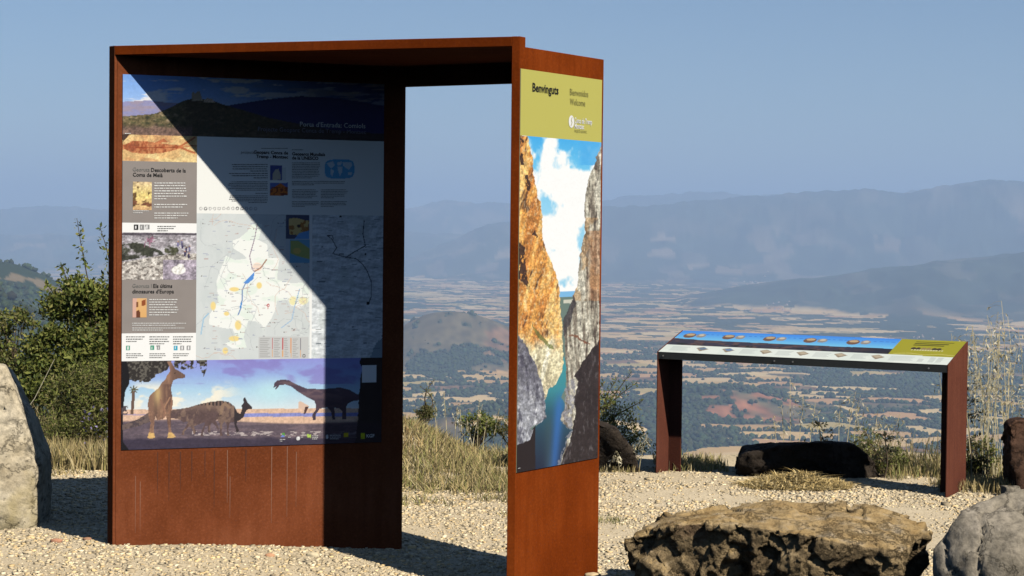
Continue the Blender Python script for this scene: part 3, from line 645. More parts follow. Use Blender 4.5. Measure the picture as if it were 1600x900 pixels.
def art_head(a):
    X, Y = a.X, a.Y
    a.c[:] = [247, 248, 243]
    # world map, two small photographs, row of symbols
    w = ((X - 530.5) / 23) ** 4 + ((Y - 264) / 15) ** 4 < 1; a.put(w, [96, 178, 226]); [a.poly(p_, [212, 230, 238]) for p_ in ([(510, 255), (520, 252), (523, 258), (518, 263), (516, 262)], [(517, 264), (522, 267), (519, 276), (516, 271)], [(526, 254), (534, 252), (533, 258), (528, 259)], [(527, 260), (535, 260), (535, 268), (531, 275), (528, 266)], [(535, 253), (549, 253), (550, 259), (545, 265), (540, 262), (536, 259)], [(544, 269), (550, 269), (549, 274), (544, 273)])]
    a.rect(422, 258.5, 440.5, 281.5, [70, 84, 150]); a.rect(440.5, 262, 447, 281.5, [228, 232, 226]); a.poly([(426, 281), (426, 272), (430, 265), (435, 264), (438, 272), (438, 281)], [206, 196, 176])
    a.rect(422, 285.5, 449.5, 305.5, [96, 120, 190]); a.poly([(422, 297), (438, 286), (449.5, 294), (449.5, 305.5), (422, 305.5)], [214, 120, 50])
    m = (X > 422) & (X < 449.5) & (Y > 292) & (Y < 305.5); a.put(m * (a.n(4, 4, 63) > .54), [130, 64, 40])
    for k in range(13):
        x = 314 + 7.1 * k; a.ell(x, 325.8, 2.7, 2.7, [90, 92, 94] if k in (1, 8, 9) else [190, 190, 188]); a.ell(x + (.8 if k == 2 else 0), 325.8, 1.5, 1.5, [240, 240, 236])
def art_map(a):
    X, Y = a.X, a.Y
    a.c[:] = [216, 222, 222]; a.put(sm((a.n(30, 30, 65) - .5) / .2) * .5, [206, 214, 214]); a.put(sm((a.n(9, 16, 66, 5) - .56) / .1) * .3, [226, 231, 230])
    q = [(401, 345), (408, 354), (407, 372), (415, 385), (420, 400), (438, 406), (431, 420), (436, 440), (456, 440), (472, 444), (486, 450), (484, 470), (470, 478), (455, 480), (448, 466), (436, 472),
         (428, 482), (424, 500), (413, 514), (405, 510), (402, 500), (388, 503), (380, 518), (384, 530), (383, 542), (364, 546), (353, 536), (366, 528), (366, 512), (348, 514), (326, 506), (330, 492), (338, 470),
         (340, 440), (345, 420), (351, 400), (370, 406), (384, 404), (378, 396), (366, 388), (361, 376), (376, 372), (386, 362), (392, 350)]
    w = a.inside([(x + 3 * math.sin(i * 2.4), y + 3 * math.cos(i * 3.1)) for i, (x, y) in enumerate(q)]); a.put(w, [247, 250, 246])
    a.put(w * sm((a.n(26, 12, 67) - .5) / .12) * .5, [222, 240, 226])
    for cx, cy, rx, ry in ((366, 452, 9, 4), (372, 508, 6, 9), (366, 529, 10, 5), (333, 478, 5, 8), (405, 446, 5, 6), (354, 490, 5, 4), (352, 548, 5, 6)): a.ell(cx, cy, rx, ry, [246, 222, 150], .6)
    for cx, cy, rx, ry in ((458, 470, 7, 8), (474, 470, 8, 7)): a.ell(cx, cy, rx, ry, [244, 238, 186], .5)
    a.ell(402, 417, 9, 8, [248, 226, 210], .6)
    road = [190, 196, 198]
    for k in range(34):
        x0 = 312 + 170 * _h(np.array([k]), np.array([1]), 5)[0]; y0 = 340 + 215 * _h(np.array([k]), np.array([2]), 5)[0]; g = _h(np.array([k]), np.array([3]), 5)[0] * 6.3; pts = [(x0, y0)]
        for j in range(7): g += (_h(np.array([k]), np.array([j + 4]), 5)[0] - .5) * 1.7; pts.append((pts[-1][0] + 10 * math.cos(g), pts[-1][1] + 10 * math.sin(g)))
        a.line(pts, .8, road if k % 3 else [216, 190, 176], .75)
    a.line([(402, 350), (398, 372), (390, 400), (394, 420), (398, 425)], 1.3, [150, 130, 150]); a.line([(416, 406), (408, 418), (398, 424)], 2.0, [170, 130, 110])
    a.poly([(398, 424), (396, 436), (386, 444), (380, 442), (390, 432)], [90, 150, 226]); a.line([(384, 442), (379, 452), (378, 470), (376, 482), (372, 492)], 1.9, [120, 150, 196]); a.line([(377, 474), (376, 480)], 2.6, [80, 150, 220])
    a.line([(314, 522), (318, 498), (326, 490)], 1.8, [160, 200, 226]); a.line([(440, 512), (456, 500), (460, 480), (468, 452)], 1.6, [170, 200, 226])
    for k in range(230):
        x, y = [312 + 172 * _h(np.array([k]), np.array([20]), 9)[0], 342 + 212 * _h(np.array([k]), np.array([21]), 9)[0]]
        if k % 5 == 0: a.ell(x, y, .9, .9, [90, 84, 80])
        a.rect(x + 2, y - .5, x + 4 + 6 * _h(np.array([k]), np.array([22]), 9)[0], y + .5, [[176, 178, 184], [196, 176, 172], [170, 176, 196]][k % 3])
    a.ell(419, 477, 2.4, 2.4, [190, 40, 44]); a.ell(419, 477, 1.2, 1.2, [250, 250, 250]); a.line([(419, 479), (419, 482)], 1.1, [190, 40, 44])
    a.rect(404, 526, 482, 560, [203, 205, 205])
    for k, x in enumerate((425, 441, 454, 469)):
        a.rect(x, 528, x + 1.3, 546 if k < 2 else 558, ([196, 84, 84], [196, 84, 84], [226, 160, 110], [90, 84, 100])[k]); a.rect(x, 547, x + 1.3, 558, [228, 168, 110])
    for j in range(11):
        for x0, x1 in ((406, 422), (428, 438), (444, 452), (457, 466)): a.rect(x0, 529 + j * 2.8, x1 - (j * 7 % 5), 529.9 + j * 2.8, [158, 158, 158])
    a.ell(475, 556, 2.6, 2.6, [70, 70, 70]); a.ell(475, 556, 1.3, 1.3, [220, 220, 220])
    # two small locator maps at the top right
    a.rect(446.5, 336, 483.5, 373, [70, 80, 110]); m = a.poly([(451, 342), (462, 340), (476, 344), (483, 345), (482, 362), (470, 368), (452, 366)], [232, 200, 130]); a.put(m * (a.n(6, 6, 71) > .56), [176, 120, 60])
    a.poly([(460, 373), (468, 364), (483.5, 360), (483.5, 373)], [110, 170, 230]); a.ell(467, 353, 3, 2.5, [60, 50, 44])
    a.rect(446.5, 374, 483.5, 411, [120, 180, 216]); a.rect(446.5, 374, 453, 411, [206, 214, 220]); m = a.poly([(454, 376), (466, 376), (483.5, 388), (483.5, 405), (464, 400), (454, 396)], [176, 186, 110]); a.ell(464, 392, 6, 5, [222, 196, 110])
    a.rect(483.5, 334, 488, 565, [247, 248, 246])
def art_map2(a):
    X, Y = a.X, a.Y
    e = 1.5; rl = fbm((X + Y * .5) / 18, (Y - X * .5) / 9, 75, 5); r2 = fbm((X + e + (Y + e) * .5) / 18, (Y + e - (X + e) * .5) / 9, 75, 5)
    s = np.clip((rl - r2) * 9, -1, 1)
    a.c[:] = [220, 226, 230]; a.c = a.c + (s * 34)[..., None]; a.put(sm((a.n(30, 40, 77) - .5) / .2) * .35, [196, 208, 204])
    a.put((X + .6 * Y > 905 + 14 * a.n(8, 8, 78)) * (X > 560), [150, 168, 180])
    k = [60, 66, 74]
    a.line([(569, 345), (567, 366), (571, 384), (556, 392), (541, 402)], 1.4, k); a.line([(541, 402), (556, 404), (566, 412), (574, 424), (580, 440), (580, 464), (575, 476)], 1.4, k)
    a.line([(511, 368), (519, 374), (526, 387), (520, 396), (541, 402)], 1.3, k); a.line([(511, 368), (519, 368), (521, 374)], 1.2, k)
    a.ell(575, 474, 2.6, 2.8, [30, 30, 30]); a.ell(532, 338.5, 1.6, 1.6, [20, 20, 20]); a.ell(571, 397, 1.6, 1.6, [30, 30, 30])
    for j in range(60):
        x, y = [490 + 100 * _h(np.array([j]), np.array([30]), 9)[0], 340 + 215 * _h(np.array([j]), np.array([31]), 9)[0]]; a.rect(x, y - .5, x + 3 + 7 * _h(np.array([j]), np.array([32]), 9)[0], y + .6, [120, 130, 138])
T7 = lambda pts: [(180 + x / 5.625, 550 + y / 5.625) for x, y in pts]
T8 = lambda pts: [(380 + x / 5.623, 550 + y / 5.623) for x, y in pts]
def art_dino(a):
    X, Y = a.X, a.Y
    a.grad([560, 585, 610, 640], [[150, 154, 224], [152, 176, 232], [180, 216, 240], [226, 236, 240]])
    a.put(sm((a.n(46, 20, 81) - .5) / .16) * (Y < 600) * .7, [140, 130, 200]); a.put(sm((a.n(30, 15, 83) - .46) / .12) * sm((X - 200) / 20) * (1 - sm((X - 330) / 60)) * sm((Y - 590) / 22), [250, 244, 226])
    a.put(np.exp(-((X - 425) / 30) ** 2 - ((Y - 612) / 20) ** 2) * .8, [196, 236, 244])
    h = 640 - .006 * (X - 190)
    a.put(Y > h, [226, 190, 164]); a.put((Y > h + 7) & (Y < h + 12.5) & (X > 370), [140, 146, 206]); a.put((Y > h + 7) & (Y < h + 9) & (X < 330), [180, 160, 180])
    g = sm((Y - (657 + 3 * np.sin(X / 60))) / 4); a.put(g, [100, 88, 98]); a.put(g * sm((a.n(26, 3, 85) - .5) / .14) * .7, [130, 112, 118])
    a.put(((Y > 674) & (Y < 681)) * sm((a.n(6, 2, 87) - .52) / .08) * (X > 300), [190, 178, 176]); a.put(sm((Y - 685 + 6 * a.n(20, 8, 88)) / 6) * .8, [54, 48, 66])
    lf = ((Y < np.interp(X, [190, 225, 240, 265, 272, 325], [592, 597, 590, 575, 566, 566]) - 6 + 14 * a.n(7, 7, 89)) & (X < 268)) | ((a.n(5, 5, 90) > .5) & (X > 268) & (X < 323) & (Y < np.interp(X, [268, 290, 312, 318, 323], [572, 580, 572, 590, 576])))
    a.put(lf, [52, 48, 46]); a.put(lf * (a.n(3, 3, 91) > .55), [104, 100, 92])
    a.put((X < np.interp(Y, [563, 585, 600, 610, 640, 690, 705], [198, 202, 202, 196, 192, 192, 203])), [22, 20, 24])
    a.poly(T7([(148, 345), (176, 345), (160, 550), (134, 550)]), [110, 88, 76])
    for dx, dy in ((-34, 10), (-28, -16), (0, -28), (26, -18), (38, 6), (26, 30), (-24, 32)): a.line(T7([(162, 330), (162 + dx, 326 + dy)]), 1.6, [96, 92, 66])
    a.put((X < 200) & (Y > 634) & (Y < 648) & (a.n(5, 4, 92) > .42), [84, 74, 78])
    b2 = T7([(490, 512), (640, 488), (750, 455), (850, 435), (940, 428), (1000, 440), (1050, 480), (1075, 530), (1100, 545), (1115, 500), (1110, 470), (1130, 445), (1122, 412), (1140, 398), (1162, 440), (1204, 482), (1200, 502),
             (1160, 506), (1142, 530), (1130, 570), (1090, 602), (1072, 605), (1066, 640), (1088, 690), (1070, 714), (1050, 650), (1044, 615), (1005, 622), (992, 680), (1002, 733), (984, 733), (980, 640), (960, 605), (942, 640), (936, 700),
             (948, 737), (920, 737), (920, 640), (900, 590), (880, 600), (908, 660), (908, 694), (890, 660), (850, 620), (834, 650), (834, 714), (814, 704), (814, 650), (792, 650), (772, 710), (774, 745), (748, 740), (760, 690), (785, 640), (790, 615),
             (720, 640), (690, 655), (708, 690), (702, 722), (684, 718), (684, 690), (660, 655), (640, 662), (608, 700), (608, 733), (583, 730), (590, 700), (625, 650), (640, 612), (600, 616), (560, 590), (490, 580)])
    m = a.poly(b2, [122, 100, 92]); a.put(m * sm((Y - 634) / 14) * .6, [78, 62, 66]); a.put(m * sm((a.n(7, 9, 93) - .5) / .15) * .5, [158, 132, 112]); a.put(m * ((Y - 550) * 5.625 < 470) * (X > 305) * (np.sin(X * 1.1) > .2), [60, 52, 52])
    a.put(m * (X > 366), [58, 50, 54])
    a.poly(T7([(930, 470), (965, 430), (1022, 490), (1000, 500), (960, 470), (940, 550), (915, 555)]), [150, 124, 104])
    t = T7([(310, 520), (250, 560), (200, 590), (60, 640), (60, 688), (200, 652), (320, 610)]); m = a.poly(t, [112, 96, 92]); a.put(m * (a.n(5, 3, 94) > .54), [80, 70, 74])
    b1 = T7([(452, 82), (490, 84), (530, 150), (560, 165), (612, 200), (618, 222), (590, 232), (540, 236), (510, 252), (496, 290), (490, 330), (500, 380), (507, 450), (495, 520), (489, 560), (492, 640), (492, 700), (535, 748), (490, 757), (458, 757),
             (470, 690), (455, 600), (445, 560), (420, 588), (370, 602), (350, 560), (345, 620), (337, 700), (350, 752), (320, 760), (283, 757), (300, 690), (312, 620), (292, 560), (287, 450), (300, 390), (340, 350), (380, 318), (410, 268), (440, 240), (458, 200), (482, 172), (474, 120)])
    a.gm = np.where(Y < h, .15, 1.0); m = a.poly(b1, [138, 106, 90]); a.put(m * sm((X - 250) / 10) * (Y > 600) * .6, [96, 72, 66]); a.put(m * sm((a.n(4, 12, 95) - .5) / .2) * .45, [182, 142, 112]); a.put(m * sm((X - 238) / 6) * sm((247 - X) / 3) * (Y > 598) * (Y < 655) * .5, [84, 66, 62])
    a.put(m * np.exp(-((X - 246) / 6) ** 2 - ((Y - 616) / 16) ** 2) * .8, [216, 188, 130]); a.put(m * (Y > 676), [220, 180, 116]); a.put(m * (Y < 600) * sm((X - 266) / 6) * .5, [90, 72, 66]); a.ell(273.5, 583, .9, .9, [30, 20, 20])
    a.line(T7([(480, 400), (430, 490), (440, 540)]), 2.2, [170, 130, 104]); a.line(T7([(496, 400), (492, 490), (470, 540)]), 2.2, [150, 112, 92]); a.line(T7([(400, 420), (432, 520), (430, 575)]), 2.4, [150, 112, 94])
    s = T8([(265, 317), (275, 270), (300, 250), (350, 240), (400, 248), (470, 285), (560, 322), (700, 325), (850, 312), (930, 330), (1000, 370), (1040, 370), (1040, 420), (960, 432), (920, 452), (906, 480), (906, 592), (868, 592), (868, 520), (840, 492), (800, 492),
            (808, 592), (785, 597), (770, 520), (740, 487), (700, 492), (670, 500), (640, 545), (637, 597), (610, 597), (608, 550), (635, 510), (640, 470), (625, 430), (560, 398), (480, 348), (420, 302), (370, 286), (320, 291), (296, 324), (280, 328), (290, 303)])
    m = a.poly(s, [84, 70, 84]); a.put(m * sm((a.n(16, 5, 96) - .5) / .12) * .6, [122, 100, 104]); a.put(m * sm((Y - 615) / 14) * .5, [54, 46, 60])
    a.poly(T8([(485, 440), (500, 432), (560, 462), (578, 480), (550, 485), (545, 515), (532, 545), (526, 500), (485, 502)]), [226, 196, 176]); a.poly(T8([(545, 480), (578, 478), (545, 545), (530, 545)]), [90, 64, 60])
    tr = X > np.interp(Y, [560, 566, 575, 590, 620, 660, 705], [563, 560, 566, 562, 560, 558, 552]) + 2 * a.n(5, 5, 97); a.put(tr, [20, 18, 26])
    a.put((X > 505) * sm((Y - 655) / 10) * .5, [40, 34, 50])
    a.rect(440.5, 676, 445, 681, [90, 150, 70]); a.poly([(438, 683), (442, 679), (446, 683)], [120, 140, 220]); a.rect(480, 678.5, 486, 684, [176, 206, 96]); a.rect(537, 676.5, 544, 683, [216, 196, 40]); a.rect(564, 676.5, 570, 686, [196, 206, 40])
    a.ell(466, 685, 2.8, 3.2, [236, 236, 236]); a.ell(511, 682.5, 2.0, 3.2, [226, 226, 226])
blk = lambda n, *k, **kw: SM.block(n, *k, panel, **kw)
uL, uM, uR, vT, vB = 0.0, SM.uv(307, 390)[0], 1.41, 1.948, 0.0
V_ = lambda x, y: SM.uv(x, y)[1]
vA = V_(307, 213); vD = V_(307, 562.8); v1 = V_(250, 252.5); v2 = V_(250, 348.5); v3 = V_(250, 363.5); v4 = V_(250, 437); v5 = V_(250, 520.5); vM = V_(400, 334.5); uS = SM.uv(487.5, 450)[0]
o = blk('castle_photo', 0, 0, 0, 0, art_castle, full=(0, vA, uR, vT), res=.004, grain=0.28); o['label'] = 'printed photo of a ruined castle on a hill'
o = blk('fossil_photo', 0, 0, 0, 0, art_fossil, full=(0, v1, uM, vA), grain=0.16); o['label'] = 'printed photo of a fossil fish'
blk('grey_text_field', 0, 0, 0, 0, art_grey, full=(0, v2, uM, v1), res=.02)
blk('white_strip', 0, 0, 0, 0, art_wicons, full=(0, v3, uM, v2))
o = blk('track_photo', 0, 0, 0, 0, art_tracks, full=(0, v4, uM, v3), grain=0.3); o['label'] = 'printed photo of a rock slab with visitors'
blk('grey_text_field', 0, 0, 0, 0, art_grey, full=(0, v5, uM, v4), res=.02)
blk('white_strip', 0, 0, 0, 0, art_icons2, full=(0, vD, uM, v5))
blk('introduction_field', 0, 0, 0, 0, art_head, full=(uM, vM, uR, vA), res=.0036)
o = blk('region_map', 0, 0, 0, 0, art_map, full=(uM, vD, uS, vM), res=.0032); o['label'] = 'printed map of the region with a white area and a legend'
o = blk('relief_map', 0, 0, 0, 0, art_map2, full=(uS, vD, uR, vM), res=.0034); o['label'] = 'printed grey green relief map'
o = blk('dinosaur_picture', 0, 0, 0, 0, art_dino, full=(0, 0, uR, vD), res=.0032, grain=0.1); o['label'] = 'printed picture of dinosaurs on a shore'
SM.block('leaf_fossil_photo', 207.5, 284, 237, 328, art_leaf, panel, lift=.0055, grain=0.2)
SM.block('house_photo', 207, 466, 229, 496, art_house, panel, lift=.0055)
SM.block('blank_sticker', 565.5, 570.5, 588, 597.5, art_white, panel, lift=.0055, res=.02)
SM.text('lettering', "Porta d'Entrada: Comiols", 571, 200.5, 7.3, M_WHITEINK, panel, .006, right=True)
SM.text('lettering', "Projecte Geoparc Conca de Tremp - Montsec", 572, 209.5, 6.6, plain('faint_blue_ink', (.16, .17, .24), .6, .2), panel, right=True, xs=.98)
SM.text('lettering', "Georuta", 207, 267.3, 6.0, M_INKG, panel, xs=.92); SM.text('lettering', "Descoberta de la", 235.5, 268.2, 6.0, M_INK, panel, .012, xs=.93)
SM.text('lettering', "Coma de Mei\u00e0", 207.2, 275.6, 6.0, M_INK, panel, .012, xs=.93)
SM.text('lettering', "Georuta I", 206.5, 449.4, 6.0, M_INKG, panel, xs=.92); SM.text('lettering', "Els \u00faltims", 239, 449.6, 6.0, M_INK, panel, .012, xs=.93)
SM.text('lettering', "dinosaures d'Europa", 206.5, 458.2, 6.0, M_INK, panel, .012, xs=.93)
SM.text('lettering', "Geoparc Conca de", 450, 241.3, 5.0, M_INK, panel, .03, right=True); SM.text('lettering', "Tremp - Montsec", 450, 247.8, 5.0, M_INK, panel, .03, right=True)
SM.text('lettering', "projecte", 398, 240.3, 4.6, M_INKG, panel, 0, right=True)
SM.text('lettering', "Geoparcs Mundials", 456, 242.6, 5.0, M_INK, panel, .03, xs=.97); SM.text('lettering', "de la UNESCO", 456, 248.9, 5.0, M_INK, panel, .03, xs=.97)
for a_ in ((241, 286, 294, 7, 4.1, M_WHITEINK), (241, 319.5, 297, 2, 4.0, M_WHITEINK), (241, 333, 297, 3, 3.8, M_WHITEINK), (208, 329.5, 235, 2, 3, M_WHITEINK), (233, 468, 279, 7, 4.0, M_WHITEINK), (206.5, 505, 299, 2, 3.2, M_WHITEINK),
           (206.5, 512.5, 298, 2, 3.2, M_WHITEINK), (246, 353.5, 276, 3, 3.4, M_INKG), (197, 526, 226, 3, 3.6, M_INKG), (233.5, 526, 265, 4, 3.6, M_INKG), (270.5, 526, 302, 4, 3.6, M_INKG), (197, 552.5, 224, 3, 3, M_INKG),
           (233.5, 552.5, 262, 3, 3, M_INKG), (270.5, 552.5, 296, 3, 3, M_INKG), (456, 254.5, 502, 10, 2.6, M_INKG), (456, 283.5, 544, 3, 2.6, M_INKG), (456, 296.5, 498, 6, 2.5, M_INKG), (501, 296.5, 544, 6, 2.5, M_INKG),
           (456, 315, 498, 4, 2.5, M_INKG), (501, 315, 544, 4, 2.5, M_INKG), (456, 234, 492, 1, 3, M_INKG), (450, 683, 462, 1, 2.6, M_WHITEINK), (470, 683, 478, 1, 2.6, M_WHITEINK), (487.5, 681, 498, 3, 2.4, M_WHITEINK), (515, 680, 535, 3, 2.8, M_WHITEINK), (437, 686.5, 447, 2, 2.6, M_WHITEINK), (195, 208.5, 219, 1, 3, M_WHITEINK)):
    SM.lines('small_print', *a_, panel)
SM.lines('small_print', 545, 683, 562, 1, 2.4, M_INKG, panel)
SM.text('lettering', 'KGF', 572, 683.5, 5.0, M_WHITEINK, panel, .02)
for a_ in ((357, 257, 418, 4, 3.4), (357, 271, 418, 3, 3.4), (355, 284, 418, 6, 2.6), (372, 302, 418, 1, 3), (357, 306, 418, 5, 2.6), (392, 231.8, 450, 1, 2.6)): SM.lines('small_print', *a_, M_INKG, panel, right=True)

# ---- the welcome banner on the outer face of the right wall
SB = Sheet(R_ + RD * .003 + np.array([0, 0, .43]) + RN * .0012, RD, (0, 0, 1), RN, ((.779, 1.947), [(806.89, 738.8), (813.46, 107.04), (933.5, 715.24), (940.37, 125.06)]))
o_ = np.concatenate([SB.P(u, v, k)[None] for k in (.0008, .0032) for (u, v) in ((.052, 0), (.779, 0), (.779, 1.947), (.052, 1.947))])
o_ = np.concatenate([SB.P(u, v, k)[None] for k in (.0008, .0032) for (u, v) in ((0, 0), (.779, 0), (.779, 1.947), (0, 1.947))])
banner = mesh('welcome_banner', o_, [(0, 3, 2, 1), (4, 5, 6, 7), (0, 1, 5, 4), (1, 2, 6, 5), (2, 3, 7, 6), (3, 0, 4, 7)], plain('banner_sheet', (.5, .5, .3), .5, .2, var=.02), kiosk)
banner['label'] = 'tall printed welcome banner, olive above a photo of a river gorge'
vG = SB.uv(870, 216.5)[1]
def art_olive(a): a.c[:] = [192, 186, 96]
C2 = lambda pts: [(790 + x / 3.2125, 200 + y / 3.2125) for x, y in pts]
C3 = lambda pts: [(790 + x / 2.8125, 440 + y / 2.8125) for x, y in pts]
def art_gorge(a):
    X, Y = a.X, a.Y; wa = sm((Y - 215) / 8)
    a.X = X + 4.5 * wa * (fbm(X / 5, Y / 7, 351, 4) - .5); a.Y = Y + 9 * wa * (fbm(X / 6, Y / 9, 353, 4) - .5)
    a.grad([210, 260, 330, 440, 475], [[70, 172, 236], [110, 196, 240], [150, 212, 244], [160, 214, 240], [80, 170, 230]])
    cl = sm((fbm(X / 26, Y / 40, 301, 5) - .36 - .12 * sm((245 - Y + (X - 870) * .9) / 30) + .08 * sm((Y - 250) / 60)) / .14); a.put(cl, [250, 252, 252])
    a.put(sm((X - 900) / 12) * (Y < 258) * .9, [84, 176, 236])
    a.put(((Y > 455) & (Y < 470)) * .8, [96, 170, 226]); a.put((Y > 464) * 1.0, [108, 128, 120]); a.put((Y > 468) & (Y < 474) & (X > 880), [206, 206, 190])
    a.gm = a.gm * .05
    riv = a.poly(C3([(252, 330), (262, 340), (266, 470), (245, 500), (262, 560), (240, 610), (292, 650), (270, 700), (230, 830), (40, 850), (45, 720), (130, 640), (170, 595), (172, 500), (230, 430)]), [66, 150, 160])
    g = np.interp(Y, [570, 610, 640, 680, 740], [0, .1, .5, .75, 1.0])
    a.put(riv * g, [34, 40, 62]); a.put(riv * np.exp(-((X - 868 - (Y - 690) * -.1) / 8) ** 2) * sm((Y - 600) / 40) * .7, [60, 116, 196])
    a.put(riv * np.exp(-((X - 857) / 7) ** 2) * sm((Y - 640) / 30) * .4, [70, 90, 90]); a.put(riv * (X < 836) * sm((Y - 655) / 10), [40, 32, 34])
    L = C2([(30, 30), (110, 42), (118, 90), (135, 150), (138, 220), (152, 290), (162, 350), (177, 385), (182, 450), (186, 560), (202, 610), (222, 660), (242, 700), (262, 755), (268, 800), (270, 900)]) + \
        C3([(242, 140), (250, 200), (247, 290), (254, 350), (240, 410), (225, 440), (190, 480), (176, 510), (165, 520), (40, 520), (0, 400)])
    m = a.inside(L); a.gm[m] = 1; st = fbm((X + .25 * Y) / 7, (Y - 1.2 * X) / 60, 311, 5); fn_ = fbm(X / 2.6, Y / 5, 313, 4)
    up = sm((548 - Y + 26 * (a.n(8, 12, 355) - .5)) / 30)
    base = np.array([222, 160, 84]) * up[..., None] + np.array([224, 214, 176]) * (1 - up)[..., None]
    a.put(m, base); a.put(m * sm((st - .46) / .22) * .8, np.array([240, 202, 132]) * up[..., None] + np.array([240, 236, 214]) * (1 - up)[..., None])
    a.put(m * sm((.48 - st) / .2) * .7, np.array([176, 112, 60]) * up[..., None] + np.array([176, 166, 140]) * (1 - up)[..., None]); a.put(m * sm((.36 - fbm((X + .4 * Y) / 7, (Y - 2 * X) / 44, 317, 5)) / .12) * .8 * (.35 + .65 * up), [80, 54, 42]); a.grain(m, .3, 2.2, 4, 319)
    a.put(m * sm((fn_ - .6) / .08) * .4, [250, 236, 196])
    for p_ in (C2([(92, 240), (112, 236), (126, 290), (118, 322), (100, 310)]), C2([(72, 120), (86, 140), (88, 190), (74, 190)]), C2([(62, 570), (96, 600), (100, 700), (120, 800), (62, 760)]), C2([(132, 540), (146, 505), (162, 545), (150, 552)]), C2([(70, 45), (90, 60), (92, 90), (72, 85)])):
        q = a.inside(p_) & (fn_ > .34) & m; a.put(q * .9, [58, 40, 36])
    a.put(a.inside(C3([(110, 185), (140, 220), (200, 280), (215, 300), (190, 290), (140, 245)])) * .7, [96, 104, 54])
    a.put((a.inside(L) & (X > np.interp(Y, [480, 500, 560], [872, 872, 876]))) * .5, [236, 216, 160])
    G = C3([(0, 190), (48, 235), (80, 270), (120, 340), (150, 420), (168, 490), (172, 540), (176, 600), (140, 628), (105, 650), (122, 655), (105, 690), (70, 715), (38, 728), (0, 730)])
    m = a.inside(G); a.gm[m] = 1; a.put(m, [150, 152, 160]); a.put(m * sm((fbm((X - Y * .3) / 6, (Y + X) / 26, 321, 5) - .5) / .12) * .9, [92, 92, 104]); a.put(m * sm((a.n(4, 8, 323, 5) - .50) / .22) * .8, [194, 196, 200]); a.put(m * sm((640 - Y) / 60) * .45, [64, 60, 74]); a.grain(m, .3, 2, 3, 325)
    Rr = C2([(480, 95), (462, 130), (445, 180), (430, 220), (416, 255), (408, 300), (400, 340), (396, 430), (396, 520), (384, 590), (370, 640), (366, 690), (361, 790), (345, 830), (330, 862), (318, 900)]) + \
         C3([(300, 50), (290, 85), (276, 130), (264, 170), (252, 200), (256, 230), (262, 340), (264, 400), (270, 450), (258, 480), (262, 520), (256, 560), (240, 600), (250, 625), (292, 650), (276, 690), (256, 740), (230, 830), (470, 830), (470, -200)])
    m = a.inside(Rr); a.gm[m] = 1; st = fbm((X - .05 * Y) / 3.6, (Y + 1.5 * X) / 46, 331, 5)
    a.put(m, [168, 162, 146]); a.put(m * sm((st - .48) / .2), [204, 200, 184]); a.put(m * sm((.5 - st) / .18) * .85, [108, 98, 88]); a.put(m * sm((.38 - fbm(X / 3, Y / 18, 335, 5)) / .1) * .7, [66, 56, 52])
    a.put(m * (Y > 340) * (Y < 470) * sm((a.n(12, 20, 337) - .5) / .14) * .5, [186, 146, 100]); a.grain(m, .3, 2, 4, 339)
    a.put(m * sm((X - 915) / 10) * (Y > 360) * (Y < 470) * .5, [176, 122, 82])
    a.line(C3([(278, 236), (310, 246), (340, 258), (368, 278)]), 2.4, [122, 84, 66])
    D = C3([(410, 262), (385, 285), (350, 330), (320, 380), (300, 420), (318, 440), (300, 520), (306, 580), (292, 640), (280, 700), (250, 770), (235, 815), (470, 815), (470, 260)])
    m = a.inside(D); a.put(m * .95, [44, 36, 38]); a.put(m * sm((a.n(3, 9, 341, 5) - .56) / .2) * .6, [110, 106, 108]); a.put(a.inside(C3([(252, 170), (300, 60), (310, 90), (290, 150), (268, 210), (256, 240)])) * .8, [66, 62, 66])
    m2 = a.inside(C3([(255, 480), (275, 440), (300, 430), (305, 520), (290, 590), (294, 650), (276, 690), (250, 760), (232, 815), (226, 800), (262, 700), (280, 655), (240, 605), (262, 550)])); a.put(m2 * (a.n(3, 4, 343) > .45) * .8, [142, 142, 150])
SB.block('olive_field', 0, 0, 0, 0, art_olive, banner, full=(0, vG, .779, 1.947), res=.05)
o = SB.block('gorge_photo', 0, 0, 0, 0, art_gorge, banner, full=(0, 0, .779, vG), res=.0035, grain=0.22); o['label'] = 'printed photo of a river gorge between cliffs'
SB.text('lettering', 'Benvinguts', 830.6, 142.5, 13.4, M_INK, banner, .022, xs=.96)
SB.text('lettering', 'Bienvenidos', 889.2, 148.5, 10.5, M_INKO, banner, -.004, xs=.80); SB.text('lettering', 'Welcome', 889.6, 163.6, 10.5, M_INKO, banner, -.004, xs=.80)
SB.text('lettering', 'Conca de Tremp', 896.6, 191.8, 8.4, M_WHITEINK, banner, .015, xs=.66); SB.text('lettering', 'Montsec', 896.6, 200.6, 8.4, M_WHITEINK, banner, .015, xs=.72)
SB.text('lettering', 'PROJECTE GEOPARC', 896.8, 206.6, 4.0, M_INKO, banner, 0, xs=.72)
u_, v_ = SB.uv(892, 190); t_ = np.linspace(0, 2 * np.pi, 29)[:-1]
lg = mesh('logo_oval', SB.P(u_ + .0265 * np.cos(t_), v_ + .031 * np.sin(t_), .0062), [tuple(range(28))], M_WHITEINK, banner)
wv = [(.006, .022), (-.004, .008), (.005, -.004), (-.006, -.022)]
V = []; F = []
for i in range(3):
    (a0, b0), (a1, b1) = wv[i], wv[i + 1]; k = len(V)
    V += [SB.P(u_ + a0 - .0025, v_ + b0, .0072), SB.P(u_ + a0 + .0025, v_ + b0, .0072), SB.P(u_ + a1 + .0025, v_ + b1, .0072), SB.P(u_ + a1 - .0025, v_ + b1, .0072)]; F.append((k + 3, k + 2, k + 1, k))
mesh('logo_stroke', V, [f[::-1] for f in F], plain('logo_olive', lin([150, 146, 70]).tolist(), .6, .2), banner)
